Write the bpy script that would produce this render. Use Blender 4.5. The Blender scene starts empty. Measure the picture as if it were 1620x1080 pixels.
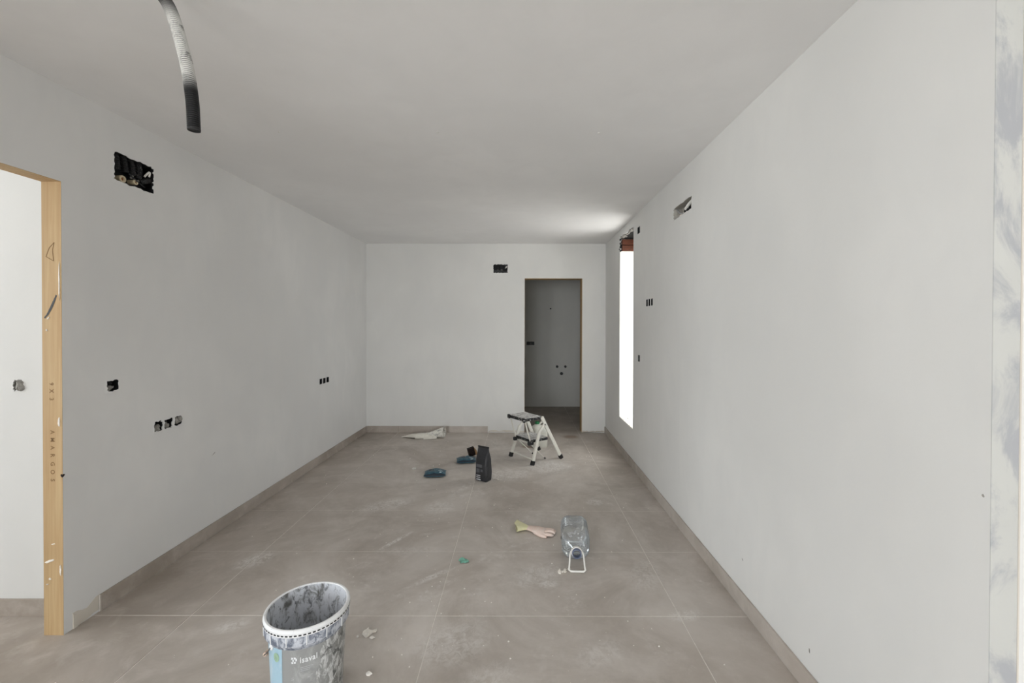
import bpy, math, random
from mathutils import Vector, Matrix, noise as mnoise

random.seed(7)
SC = bpy.context.scene
COL = SC.collection
PI = math.pi

# ------------------------------------------------------------------ camera
CAM_H = 1.425
F_PX = 681.0
cam_d = bpy.data.cameras.new('camera')
cam = bpy.data.objects.new('camera', cam_d)
COL.objects.link(cam)
cam.location = (0, 0, CAM_H)
cam.rotation_euler = (math.radians(90 - 0.45), math.radians(-0.13), 0)
cam_d.sensor_width = 36.0
cam_d.sensor_fit = 'HORIZONTAL'
cam_d.lens = 36.0 * F_PX / 1620.0
cam_d.shift_x = -12.0 / 1620.0
cam_d.shift_y = -19.6 / 1620.0
cam_d.clip_start = 0.02
SC.camera = cam
SC.cycles.use_light_tree = False

# ------------------------------------------------------------------ sky, sun, daylight
world = bpy.data.worlds.new('sky')
SC.world = world
world.use_nodes = True
bg = world.node_tree.nodes['Background']
bg.inputs['Color'].default_value = (0.80, 0.90, 1.0, 1)
bg.inputs['Strength'].default_value = 1.2

sun_d = bpy.data.lights.new('sun', 'SUN')
sun = bpy.data.objects.new('sun', sun_d)
COL.objects.link(sun)
sun_d.energy = 9.0
sun_d.angle = math.radians(0.6)
sun_d.color = (1.0, 0.95, 0.87)
sd = Vector((-0.40, 1.0, -1.15)).normalized()       # direction the sunlight travels
sun.rotation_euler = sd.to_track_quat('-Z', 'Y').to_euler()


def area(name, loc, direction, sx, sy, watts, color=(1, 1, 1)):
    d = bpy.data.lights.new(name, 'AREA')
    d.shape = 'RECTANGLE'
    d.size, d.size_y = sx, sy
    d.energy = watts
    d.color = color
    o = bpy.data.objects.new(name, d)
    COL.objects.link(o)
    o.location = loc
    o.rotation_euler = Vector(direction).normalized().to_track_quat('-Z', 'Y').to_euler()
    return o


# daylight standing in the window openings of the place
area('daylight_rear_window', (-1.20, -6.48, 1.20), (0, 1, 0), 1.5, 2.1, 145, (0.93, 0.97, 1.0))
area('daylight_side_window', (-2.18, -2.85, 1.20), (1, 0, 0), 3.1, 2.1, 138, (0.93, 0.97, 1.0))
area('daylight_next_room', (-4.95, 0.6, 1.35), (1, 0, 0), 1.7, 1.5, 58, (0.93, 0.97, 1.0))
area('daylight_slot_window', (1.50, 4.6175, 1.33), (-1, 0, 0), 0.57, 1.85, 12.0, (0.97, 0.99, 1.0))

SC.view_settings.view_transform = 'Standard'
SC.view_settings.look = 'None'
SC.view_settings.gamma = 1.0
SC.view_settings.exposure = 0.11
SC.view_settings.use_curve_mapping = False


# ------------------------------------------------------------------ materials
def lin(c):
    return tuple(((v / 255.0) / 12.92 if v <= 10 else (((v / 255.0) + 0.055) / 1.055) ** 2.4) for v in c)


class NT:
    """small node-tree writer"""
    def __init__(self, name):
        self.m = bpy.data.materials.new(name)
        self.m.use_nodes = True
        self.t = self.m.node_tree
        self.b = self.t.nodes['Principled BSDF']
        self.out = self.t.nodes['Material Output']
        self.pos = None

    def n(self, kind, **kw):
        nd = self.t.nodes.new(kind)
        for k, v in kw.items():
            setattr(nd, k, v)
        return nd

    def l(self, a, b):
        self.t.links.new(a, b)

    def val(self, sock, v):
        if hasattr(v, 'type'):
            self.l(v, sock)
        else:
            sock.default_value = v

    def coord(self, world=True):
        if world:
            return self.n('ShaderNodeNewGeometry').outputs['Position']
        return self.n('ShaderNodeTexCoord').outputs['Object']

    def noise(self, co, scale, detail=4.0, rough=0.55, dist=0.0):
        nd = self.n('ShaderNodeTexNoise')
        self.l(co, nd.inputs['Vector'])
        nd.inputs['Scale'].default_value = scale
        nd.inputs['Detail'].default_value = detail
        nd.inputs['Roughness'].default_value = rough
        nd.inputs['Distortion'].default_value = dist
        return nd.outputs['Fac']

    def ramp(self, v, lo, hi):
        nd = self.n('ShaderNodeMapRange')
        nd.interpolation_type = 'SMOOTHSTEP'
        self.l(v, nd.inputs['Value'])
        nd.inputs['From Min'].default_value = lo
        nd.inputs['From Max'].default_value = hi
        return nd.outputs['Result']

    def math(self, op, a, b=0.0, clamp=False):
        nd = self.n('ShaderNodeMath', operation=op, use_clamp=clamp)
        self.val(nd.inputs[0], a)
        self.val(nd.inputs[1], b)
        return nd.outputs[0]

    def mix(self, fac, a, b):
        nd = self.n('ShaderNodeMix', data_type='RGBA')
        self.val(nd.inputs['Factor'], fac)
        for s, v in ((nd.inputs['A'], a), (nd.inputs['B'], b)):
            if hasattr(v, 'type'):
                self.l(v, s)
            else:
                s.default_value = (*v, 1)
        return nd.outputs['Result']

    def scaled(self, co, s, rot=(0, 0, 0), loc=(0, 0, 0)):
        nd = self.n('ShaderNodeMapping')
        self.l(co, nd.inputs['Vector'])
        nd.inputs['Scale'].default_value = s
        nd.inputs['Rotation'].default_value = rot
        nd.inputs['Location'].default_value = loc
        return nd.outputs['Vector']

    def color(self, c):
        if hasattr(c, 'type'):
            self.l(c, self.b.inputs['Base Color'])
        else:
            self.b.inputs['Base Color'].default_value = (*c, 1)

    def rough(self, r):
        self.val(self.b.inputs['Roughness'], r)

    def bump(self, h, strength, dist=0.01):
        nd = self.n('ShaderNodeBump')
        self.l(h, nd.inputs['Height'])
        nd.inputs['Strength'].default_value = strength
        nd.inputs['Distance'].default_value = dist
        self.l(nd.outputs['Normal'], self.b.inputs['Normal'])


MATS = {}


def simple(name, rgb, rough=0.6, var=0.0, scale=20.0, metallic=0.0, bump=0.0, world=False, spec=None):
    t = NT(name)
    base = lin(rgb)
    if var > 0:
        co = t.coord(world)
        f = t.ramp(t.noise(co, scale), 0.3, 0.7)
        t.color(t.mix(f, tuple(v * (1 - var) for v in base), tuple(min(1, v * (1 + var)) for v in base)))
        if bump:
            t.bump(t.noise(co, scale * 3), bump)
    else:
        t.color(base)
        if bump:
            t.bump(t.noise(t.coord(world), scale * 3), bump)
    t.rough(rough)
    t.b.inputs['Metallic'].default_value = metallic
    if spec is not None:
        t.b.inputs['Specular IOR Level'].default_value = spec
    MATS[name] = t.m
    return t.m


def plaster(name, rgb, mott=0.05, tint=(0, 0, 0), patch=None):
    """painted or skimmed plaster: large soft mottling, fine trowel relief"""
    t = NT(name)
    co = t.coord(True)
    a = lin(rgb)
    big = t.ramp(t.noise(co, 1.1, 3.0, 0.5, 0.3), 0.3, 0.7)
    mid = t.ramp(t.noise(t.scaled(co, (3.0, 3.0, 1.2)), 1.6, 3.0, 0.6, 0.6), 0.35, 0.7)
    c = t.mix(big, tuple(v * (1 - mott) for v in a), tuple(min(1, v * (1 + mott)) for v in a))
    c = t.mix(t.math('MULTIPLY', mid, 0.35), c, tuple(v * (1 - mott * 1.6) + q for v, q in zip(a, tint)))
    if patch:
        p = t.ramp(t.noise(t.scaled(co, patch[1]), 3.0, 6.0, 0.65, 0.8), patch[2], patch[3])
        c = t.mix(p, c, lin(patch[0]))
    t.color(c)
    t.rough(0.92)
    t.b.inputs['Specular IOR Level'].default_value = 0.12
    t.bump(t.noise(co, 22.0, 3.0, 0.6), 0.10, 0.006)
    MATS[name] = t.m
    return t.m


plaster('wall_white', (225, 224, 221), 0.035, (0.0, 0.004, 0.01))
plaster('wall_left', (227, 226, 224), 0.045, (-0.004, 0.004, 0.014))
plaster('ceiling', (239, 238, 237), 0.03, (0, 0, 0))
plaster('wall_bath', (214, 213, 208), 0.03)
plaster('bare_plaster', (214, 207, 196), 0.08)
plaster('raw_strip', (196, 196, 192), 0.05, (0, 0, 0), ((168, 169, 172), (2.0, 2.0, 1.4), 0.46, 0.62))
plaster('reveal_white', (236, 234, 226), 0.02, (0, 0, 0), ((190, 188, 180), (1, 2, 1), 0.66, 0.74))
simple('grout', (224, 218, 210), 0.9, 0.08, 30, world=True)
simple('black_plastic', (24, 24, 25), 0.45, 0.3, 60)
simple('black_soft', (34, 34, 36), 0.6, 0.35, 40)
simple('dark_cavity', (16, 14, 13), 0.9)
simple('white_plastic', (226, 224, 218), 0.4)
simple('grey_shell', (168, 164, 156), 0.6, 0.12, 30)
simple('beige_plastic', (205, 190, 160), 0.5)
simple('grey_plaster_lump', (150, 147, 141), 0.95, 0.2, 60, bump=0.5)
simple('pale_plaster_lump', (238, 232, 222), 0.95, 0.08, 60, bump=0.5)
simple('copper_wire', (150, 90, 50), 0.5)
simple('grey_cable', (160, 160, 160), 0.5)
simple('steel', (150, 150, 150), 0.35, metallic=1.0)
simple('concrete_out', (205, 200, 190), 0.9, 0.06, 1.0, world=True)
simple('roof_out', (190, 186, 180), 0.9)
simple('exterior_wall', (226, 222, 212), 0.9)
simple('white_enamel', (224, 221, 211), 0.4, 0.04, 30)
simple('stamp_ink', (128, 98, 62), 0.8)
simple('green_cap', (22, 108, 60), 0.45)
simple('grey_text', (196, 198, 200), 0.6)
simple('white_print', (236, 238, 240), 0.6)
simple('dark_print', (58, 60, 62), 0.7)
simple('green_emblem', (150, 178, 152), 0.6, 0.2, 80)
simple('pink_grip', (226, 200, 180), 0.5, 0.1, 60)
simple('slot_black', (20, 22, 26), 0.8)
simple('teal_foil', (48, 88, 104), 0.38, 0.22, 18, bump=0.2)
simple('navy_print', (26, 40, 52), 0.4)
simple('pale_print', (184, 198, 202), 0.5)
simple('green_scrap', (120, 178, 158), 0.35, 0.25, 60)
simple('tan_card', (176, 138, 98), 0.85, 0.1, 40)
simple('brown_dark', (30, 18, 13), 0.9, 0.2, 40)
simple('neck_blue', (92, 102, 128), 0.35)
simple('crumb_white', (240, 235, 228), 0.95, 0.08, 80)


def tile_floor():
    t = NT('floor_tile')
    co = t.coord(True)
    n1 = t.noise(co, 1.7, 5.0, 0.62, 0.5)
    n2 = t.noise(t.scaled(co, (1, 1, 1), (0, 0, 0.7), (3, 5, 0)), 6.5, 6.0, 0.65, 0.4)
    n3 = t.noise(co, 85.0, 3.0, 0.6)
    dark, mid_, light = lin((145, 134, 122)), lin((169, 158, 147)), lin((196, 187, 179))
    c = t.mix(t.ramp(n1, 0.28, 0.72), dark, mid_)
    c = t.mix(t.math('MULTIPLY', t.ramp(n2, 0.45, 0.78), 0.65), c, light)
    c = t.mix(t.math('MULTIPLY', t.ramp(n3, 0.55, 0.75), 0.14), c, lin((128, 118, 107)))
    # dry plaster dust trodden over the middle of the room
    dust = t.math('MULTIPLY', t.ramp(t.noise(co, 2.6, 5.0, 0.7, 1.0), 0.50, 0.80),
                  t.ramp(t.noise(co, 24.0, 4.0, 0.75, 0.4), 0.40, 0.75))
    sep = t.n('ShaderNodeSeparateXYZ')
    t.l(co, sep.inputs[0])

    def blob(x, y, rx, ry, ang):
        mp = t.n('ShaderNodeMapping', vector_type='TEXTURE')
        t.l(co, mp.inputs['Vector'])
        mp.inputs['Location'].default_value = (x, y, 0)
        mp.inputs['Rotation'].default_value = (0, 0, ang)
        mp.inputs['Scale'].default_value = (rx, ry, 1)
        ln = t.n('ShaderNodeVectorMath', operation='LENGTH')
        t.l(mp.outputs[0], ln.inputs[0])
        return t.ramp(ln.outputs['Value'], 1.15, 0.35)

    # plaster dust film; its broad lightening also paints in the shade towards the walls
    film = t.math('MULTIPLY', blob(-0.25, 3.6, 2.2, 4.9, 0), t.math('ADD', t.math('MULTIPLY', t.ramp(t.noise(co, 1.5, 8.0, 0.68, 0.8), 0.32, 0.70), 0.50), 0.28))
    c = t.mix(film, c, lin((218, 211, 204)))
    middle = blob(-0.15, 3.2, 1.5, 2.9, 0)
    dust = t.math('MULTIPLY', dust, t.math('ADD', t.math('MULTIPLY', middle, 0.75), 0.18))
    # scraped smears and dried splashes: x, y, half length, half width, angle, strength
    smears = [
        (-0.815, 2.84, 0.17, 0.022, 1.02, 0.75), (-0.64, 2.93, 0.05, 0.02, 0.3, 0.3),
        (-0.495, 2.43, 0.19, 0.028, 0.72, 0.55), (-0.44, 2.26, 0.10, 0.02, 0.6, 0.25),
        (0.10, 2.45, 0.20, 0.12, 0.6, 0.34), (0.16, 2.37, 0.07, 0.05, 0.3, 0.5),
        (-1.05, 3.42, 0.26, 0.12, 0.5, 0.42), (-0.62, 3.36, 0.16, 0.14, 0.8, 0.40),
        (-1.60, 2.60, 0.13, 0.09, 0.9, 0.50), (-1.36, 2.03, 0.09, 0.06, 0.3, 0.35),
        (0.61, 3.47, 0.09, 0.07, 0.1, 0.55), (-0.30, 1.92, 0.22, 0.16, 0.4, 0.35),
        (0.82, 2.11, 0.10, 0.05, 0.2, 0.45), (-0.12, 4.10, 0.34, 0.20, 0.2, 0.42),
        (0.30, 4.35, 0.30, 0.24, 0.2, 0.50), (-0.28, 5.20, 0.20, 0.30, 0.1, 0.25),
        (0.72, 2.45, 0.20, 0.10, 1.2, 0.28), (-0.12, 1.72, 0.16, 0.10, 0.5, 0.30),
        (0.35, 1.86, 0.16, 0.08, 0.5, 0.25), (-0.7, 2.72, 0.28, 0.06, 0.05, 0.22),
    ]
    streak = t.ramp(t.noise(co, 26.0, 5.0, 0.80, 1.2), 0.38, 0.62)
    total = dust
    for (x, y, rx, ry, a, s) in smears:
        m = t.math('MULTIPLY', t.math('MULTIPLY', blob(x, y, rx, ry, a), s), streak)
        total = t.math('MAXIMUM', total, m)
    c = t.mix(t.math('MULTIPLY', total, 0.95, True), c, lin((244, 242, 239)))
    # two soft brown patches near the back doorway
    st = t.math('MAXIMUM', blob(0.115, 5.06, 0.11, 0.07, 0), blob(0.66, 5.52, 0.12, 0.10, 0))
    c = t.mix(t.math('MULTIPLY', st, 0.55), c, lin((134, 100, 66)))
    t.color(c)
    t.rough(t.math('ADD', t.math('MULTIPLY', n2, 0.25), 0.45))
    t.b.inputs['Specular IOR Level'].default_value = 0.35
    t.bump(n3, 0.04, 0.002)
    MATS['floor_tile'] = t.m


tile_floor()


def wood():
    t = NT('pine_wood')
    co = t.coord(False)
    g = t.noise(t.scaled(co, (60, 60, 2.0)), 1.0, 5.0, 0.6, 0.5)
    b = t.ramp(t.noise(t.scaled(co, (6, 6, 1.6)), 1.5, 3.0), 0.35, 0.7)
    c = t.mix(t.ramp(g, 0.3, 0.7), lin((176, 146, 104)), lin((190, 163, 122)))
    c = t.mix(t.math('MULTIPLY', b, 0.45), c, lin((174, 140, 97)))
    # splashes of filler
    s = t.math('MULTIPLY', t.ramp(t.noise(t.scaled(co, (9, 9, 5)), 1.7, 6.0, 0.65, 0.5), 0.68, 0.72), 0.8)
    c = t.mix(s, c, lin((220, 210, 194)))
    t.color(c)
    t.rough(0.7)
    t.bump(g, 0.15, 0.003)
    MATS['pine_wood'] = t.m


wood()


def smeared(name, base, smear, scale, lo, hi, stretch=(1, 1, 1), amount=0.9, rough=0.6, second=None):
    """a surface carrying dried plaster smears"""
    t = NT(name)
    co = t.coord(False)
    f = t.ramp(t.noise(t.scaled(co, stretch), scale, 8.0, 0.7, 0.7), lo, hi)
    c = t.mix(t.math('MULTIPLY', f, amount), lin(base), lin(smear))
    if second:
        g = t.ramp(t.noise(t.scaled(co, second[4], (0, 0, 0), (4, 2, 7)), second[1], 7.0, 0.7, 0.5), second[2], second[3])
        c = t.mix(t.math('MULTIPLY', g, second[5] if len(second) > 5 else 0.85), c, lin(second[0]))
    t.color(c)
    t.rough(rough)
    t.bump(f, 0.25, 0.002)
    MATS[name] = t.m
    return t.m


smeared('bucket_collar', (104, 111, 126), (206, 210, 218), 38, 0.40, 0.60, (1, 1, 0.7), 0.92, 0.5,
        ((232, 233, 235), 60, 0.62, 0.70, (1, 1, 1), 0.9))
smeared('bucket_inside', (104, 103, 100), (214, 217, 223), 24, 0.34, 0.54, (1, 1, 0.55), 0.92, 0.7,
        ((96, 98, 102), 46, 0.55, 0.63, (1, 1, 0.6), 0.8))
smeared('bucket_rim', (236, 237, 238), (170, 174, 182), 40, 0.58, 0.70, (1, 1, 1), 0.6, 0.45)
smeared('bucket_label', (150, 151, 150), (186, 187, 187), 20, 0.45, 0.70, (1, 1, 0.5), 0.65, 0.45)
smeared('label_scraped', (146, 147, 145), (222, 223, 223), 48, 0.46, 0.58, (1.0, 1.0, 0.5), 0.85, 0.55,
        ((84, 86, 84), 22, 0.56, 0.63, (1, 1, 0.7), 0.85))
smeared('bucket_blue', (164, 194, 210), (204, 214, 220), 16, 0.50, 0.75, (1, 1, 0.4), 0.7, 0.45)
smeared('spattered_tread', (138, 136, 133), (216, 214, 211), 45, 0.36, 0.58, (1, 1, 1), 0.9, 0.8,
        ((52, 52, 52), 38, 0.60, 0.68, (1, 1, 1), 0.8))
smeared('spattered_black', (22, 22, 23), (206, 204, 200), 34, 0.56, 0.62, (1, 1, 1), 0.9, 0.5)
smeared('dusty_tape', (20, 20, 21), (94, 95, 97), 30, 0.52, 0.80, (1, 1, 0.5), 0.75, 0.6)
smeared('bag_black', (44, 45, 48), (78, 79, 83), 12, 0.45, 0.75, (1, 1, 0.6), 0.7, 0.42)
smeared('paper_print', (236, 233, 224), (140, 140, 136), 34, 0.50, 0.58, (0.6, 1.6, 1.6), 0.6, 0.8)
smeared('paper_plain', (234, 230, 219), (214, 209, 197), 14, 0.4, 0.7, (1, 1, 1), 0.6, 0.85)
smeared('glove_pink', (226, 200, 186), (236, 222, 213), 20, 0.35, 0.7, (1, 1, 1), 0.9, 0.6,
        ((150, 118, 104), 60, 0.66, 0.76, (1, 1, 1), 0.5))
smeared('glove_yellow', (232, 228, 182), (240, 237, 208), 18, 0.4, 0.7, (1, 1, 1), 0.8, 0.55)
smeared('milky_plastic', (214, 213, 203), (196, 194, 182), 9, 0.4, 0.7, (1, 1, 1), 0.7, 0.4)
smeared('brick_clay', (100, 56, 38), (70, 48, 38), 18, 0.4, 0.7, (1, 1, 2), 0.8, 0.9)


def conduit_material():
    t = NT('conduit_plastic')
    co = t.coord(False)
    f = t.ramp(t.noise(t.scaled(co, (1, 1, 0.7)), 26, 6.0, 0.7, 0.6), 0.30, 0.50)
    sep = t.n('ShaderNodeSeparateXYZ')
    t.l(co, sep.inputs[0])
    up = t.ramp(sep.outputs['Z'], 0.11, 0.17)          # the plastered length of the pipe
    dn = t.ramp(sep.outputs['Z'], 0.40, 0.31)
    m = t.math('MULTIPLY', t.math('MULTIPLY', up, dn), f)
    c = t.mix(m, lin((30, 31, 33)), lin((222, 221, 217)))
    t.color(c)
    t.rough(0.42)
    MATS['conduit_plastic'] = t.m


conduit_material()


def clear_plastic():
    t = NT('clear_plastic')
    co = t.coord(False)
    tr = t.n('ShaderNodeBsdfTransparent')
    tr.inputs['Color'].default_value = (0.90, 0.92, 0.93, 1)
    gl = t.n('ShaderNodeBsdfGlossy')
    gl.inputs['Roughness'].default_value = 0.12
    gl.inputs['Color'].default_value = (0.9, 0.93, 0.95, 1)
    fr = t.n('ShaderNodeFresnel')
    fr.inputs['IOR'].default_value = 1.5
    m1 = t.n('ShaderNodeMixShader')
    t.l(t.math('ADD', t.math('MULTIPLY', fr.outputs[0], 0.9), 0.07), m1.inputs[0])
    t.l(tr.outputs[0], m1.inputs[1])
    t.l(gl.outputs[0], m1.inputs[2])
    df = t.n('ShaderNodeBsdfDiffuse')
    df.inputs['Color'].default_value = (*lin((222, 224, 226)), 1)
    d = t.ramp(t.noise(co, 26, 8.0, 0.75, 0.8), 0.46, 0.74)
    m2 = t.n('ShaderNodeMixShader')
    t.l(t.math('ADD', t.math('MULTIPLY', d, 0.50), 0.06), m2.inputs[0])
    t.l(m1.outputs[0], m2.inputs[1])
    t.l(df.outputs[0], m2.inputs[2])
    t.l(m2.outputs[0], t.out.inputs['Surface'])
    MATS['clear_plastic'] = t.m


clear_plastic()


# ------------------------------------------------------------------ mesh helpers
class MB:
    def __init__(self):
        self.v, self.f = [], []

    def add(self, verts, faces):
        o = len(self.v)
        self.v += [tuple(p) for p in verts]
        self.f += [tuple(i + o for i in fc) for fc in faces]
        return self

    def hexa(self, p):
        """p: 8 points, bottom ring 0-3, top ring 4-7"""
        return self.add(p, [(3, 2, 1, 0), (4, 5, 6, 7), (0, 1, 5, 4), (1, 2, 6, 5), (2, 3, 7, 6), (3, 0, 4, 7)])

    def box(self, x0, x1, y0, y1, z0, z1, M=None):
        p = [(x0, y0, z0), (x1, y0, z0), (x1, y1, z0), (x0, y1, z0), (x0, y0, z1), (x1, y0, z1), (x1, y1, z1), (x0, y1, z1)]
        if M is not None:
            p = [tuple(M @ Vector(q)) for q in p]
        return self.hexa(p)

    def cbox(self, x0, x1, y0, y1, z0, z1, c, M=None):
        """box with chamfered vertical and top edges"""
        ring = [(x0 + c, y0), (x1 - c, y0), (x1, y0 + c), (x1, y1 - c), (x1 - c, y1), (x0 + c, y1), (x0, y1 - c), (x0, y0 + c)]
        cx, cy = (x0 + x1) / 2, (y0 + y1) / 2
        sx = (x1 - x0 - 2 * c) / (x1 - x0)
        sy = (y1 - y0 - 2 * c) / (y1 - y0)
        inner = [(cx + (x - cx) * sx, cy + (y - cy) * sy) for x, y in ring]
        rings = [[(x, y, z0) for x, y in inner], [(x, y, z0 + c) for x, y in ring], [(x, y, z1 - c) for x, y in ring], [(x, y, z1) for x, y in inner]]
        if M is not None:
            rings = [[tuple(M @ Vector(q)) for q in r] for r in rings]
        return self.loft(rings, True, True)

    def loft(self, rings, cap0=False, cap1=False, closed=True):
        n = len(rings[0])
        o = len(self.v)
        for r in rings:
            self.v += [tuple(p) for p in r]
        for i in range(len(rings) - 1):
            for j in range(n if closed else n - 1):
                k = (j + 1) % n
                self.f.append((o + i * n + j, o + i * n + k, o + (i + 1) * n + k, o + (i + 1) * n + j))
        if cap0:
            self.f.append(tuple(o + j for j in reversed(range(n))))
        if cap1:
            self.f.append(tuple(o + (len(rings) - 1) * n + j for j in range(n)))
        return self

    def tube(self, path, r, n=10, caps=True, flat=1.0, side=None):
        """path of points; r number or list; flat squashes the section along its normal"""
        P = [Vector(p) for p in path]
        R = r if isinstance(r, (list, tuple)) else [r] * len(P)
        rings = []
        up = Vector(side) if side else None
        for i, p in enumerate(P):
            d = (P[min(i + 1, len(P) - 1)] - P[max(i - 1, 0)]).normalized()
            if up is None:
                up = Vector((0, 0, 1)) if abs(d.z) < 0.9 else Vector((1, 0, 0))
            a = d.cross(up)
            if a.length < 1e-5:
                a = d.cross(Vector((0.3, 0.7, 0.2)))
            a.normalize()
            b = a.cross(d).normalized()
            up = b
            rings.append([p + a * (R[i] * math.cos(2 * PI * k / n)) + b * (R[i] * flat * math.sin(2 * PI * k / n)) for k in range(n)])
        return self.loft(rings, caps, caps)

    def bar(self, a, b, w, t, side):
        """rectangular bar from a to b; w along side, t across"""
        a, b, s = Vector(a), Vector(b), Vector(side).normalized()
        d = (b - a).normalized()
        s = (s - d * s.dot(d)).normalized()
        q = d.cross(s)
        def ring(p):
            return [p + s * (w / 2) * i + q * (t / 2) * j for i, j in ((-1, -1), (1, -1), (1, 1), (-1, 1))]
        return self.hexa(ring(a) + ring(b))

    def lathe(self, prof, n=40, center=(0, 0, 0)):
        cx, cy, cz = center
        rings = [[(cx + r * math.cos(2 * PI * k / n), cy + r * math.sin(2 * PI * k / n), cz + z) for k in range(n)] for r, z in prof]
        return self.loft(rings)

    def prism(self, poly, z0, z1, M=None):
        n = len(poly)
        a = [(x, y, z0) for x, y in poly]
        b = [(x, y, z1) for x, y in poly]
        if M is not None:
            a = [tuple(M @ Vector(q)) for q in a]
            b = [tuple(M @ Vector(q)) for q in b]
        return self.loft([a, b], True, True)

    def build(self, name, mat, parent=None, at=None, smooth=False, rot=0.0):
        """origin goes to the parent's place, or to `at`; verts are world coordinates unless local=True"""
        base = Vector((0, 0, 0))
        if parent is not None:
            base = Vector(parent.get('_base', (0, 0, 0)))
        elif at is not None:
            base = Vector(at)
        me = bpy.data.meshes.new(name)
        me.from_pydata([tuple(Vector(p) - base) for p in self.v], [], self.f)
        me.update()
        me.validate()
        ob = bpy.data.objects.new(name, me)
        COL.objects.link(ob)
        if mat:
            me.materials.append(MATS[mat])
        if smooth:
            me.polygons.foreach_set('use_smooth', [True] * len(me.polygons))
            try:
                me.set_sharp_from_angle(angle=math.radians(38))
            except Exception:
                pass
        if parent is not None:
            ob.parent = parent
        elif at is not None:
            ob.location = base
        if parent is not None:
            ob['_base'] = tuple(base)
        elif at is not None:
            ob['_base'] = tuple(base)
        return ob


def tag(o, label, cat, group=None):
    o['label'] = label
    o['category'] = cat
    if group:
        o['group'] = group
    return o


def struct(o, label=None):
    o['kind'] = 'structure'
    if label:
        o['label'] = label
    return o


def thing(name, loc, label, cat, group=None, rz=0.0, local=False):
    o = bpy.data.objects.new(name, None)
    COL.objects.link(o)
    o.location = loc
    o.rotation_euler = (0, 0, rz)
    o.empty_display_size = 0.05
    o['_base'] = (0.0, 0.0, 0.0) if local else tuple(loc)
    return tag(o, label, cat, group)


def text_polys(s, size, spacing=1.0, bold=0.0):
    cu = bpy.data.curves.new('lettering', 'FONT')
    cu.body = s
    cu.size = size
    cu.space_character = spacing
    cu.offset = bold
    cu.resolution_u = 3
    ob = bpy.data.objects.new('lettering', cu)
    COL.objects.link(ob)
    dg = bpy.context.evaluated_depsgraph_get()
    dg.update()
    me = bpy.data.meshes.new_from_object(ob.evaluated_get(dg))
    vs = [tuple(v.co) for v in me.vertices]
    fs = [tuple(p.vertices) for p in me.polygons]
    bpy.data.objects.remove(ob)
    bpy.data.meshes.remove(me)
    return vs, fs


def jitter_line(a, b, n, amp, rnd):
    out = []
    for i in range(n):
        t = i / n
        out.append((a[0] + (b[0] - a[0]) * t + rnd.uniform(-amp, amp), a[1] + (b[1] - a[1]) * t + rnd.uniform(-amp, amp)))
    return out


# ------------------------------------------------------------------ dimensions of the room
D = 5.735            # back wall
ZC = 2.515           # ceiling
WALL_T = 0.10


def xl(y):
    return -2.042 - (D - y) * 0.0128


def xr(y):
    return 1.145 - (D - y) * 0.0039


def map_left(u, v, d):
    return (xl(u) - d, u, v)


def map_right(u, v, d):
    return (xr(u) + d, u, v)


def map_back(u, v, d):
    return (u, D + d, v)


def map_plane_y(Y):
    return lambda u, v, d: (u, Y + d, v)


def map_plane_x(X, sgn):
    return lambda u, v, d: (X + sgn * d, u, v)


def wall(name, mp, u0, u1, v0, v1, holes, t, mat, label):
    """wall slab with rectangular openings; mp maps (along, up, into the wall)"""
    us = sorted(set([u0, u1] + [c for h in holes for c in (h[0], h[1]) if u0 < c < u1]))
    vs = sorted(set([v0, v1] + [c for h in holes for c in (h[2], h[3]) if v0 < c < v1]))

    def solid(i, j):
        if not (0 <= i < len(us) - 1 and 0 <= j < len(vs) - 1):
            return False
        a, b = (us[i] + us[i + 1]) / 2, (vs[j] + vs[j + 1]) / 2
        return not any(h[0] < a < h[1] and h[2] < b < h[3] for h in holes)
    idx, V, Fc = {}, [], []

    def vid(i, j, k):
        if (i, j, k) not in idx:
            idx[(i, j, k)] = len(V)
            V.append(mp(us[i], vs[j], t * k))
        return idx[(i, j, k)]
    for i in range(len(us) - 1):
        for j in range(len(vs) - 1):
            if not solid(i, j):
                continue
            Fc.append((vid(i, j, 0), vid(i + 1, j, 0), vid(i + 1, j + 1, 0), vid(i, j + 1, 0)))
            Fc.append((vid(i, j, 1), vid(i, j + 1, 1), vid(i + 1, j + 1, 1), vid(i + 1, j, 1)))
            for (di, dj, a, b) in ((-1, 0, (i, j), (i, j + 1)), (1, 0, (i + 1, j + 1), (i + 1, j)), (0, -1, (i + 1, j), (i, j)), (0, 1, (i, j + 1), (i + 1, j + 1))):
                if not solid(i + di, j + dj):
                    Fc.append((vid(*a, 0), vid(*b, 0), vid(*b, 1), vid(*a, 1)))
    m = MB().add(V, Fc)
    return struct(m.build(name, mat), label)


def mbox(m, mp, u0, u1, v0, v1, d0, d1):
    return m.hexa([mp(u0, v0, d0), mp(u1, v0, d0), mp(u1, v0, d1), mp(u0, v0, d1), mp(u0, v1, d0), mp(u1, v1, d0), mp(u1, v1, d1), mp(u0, v1, d1)])


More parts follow.
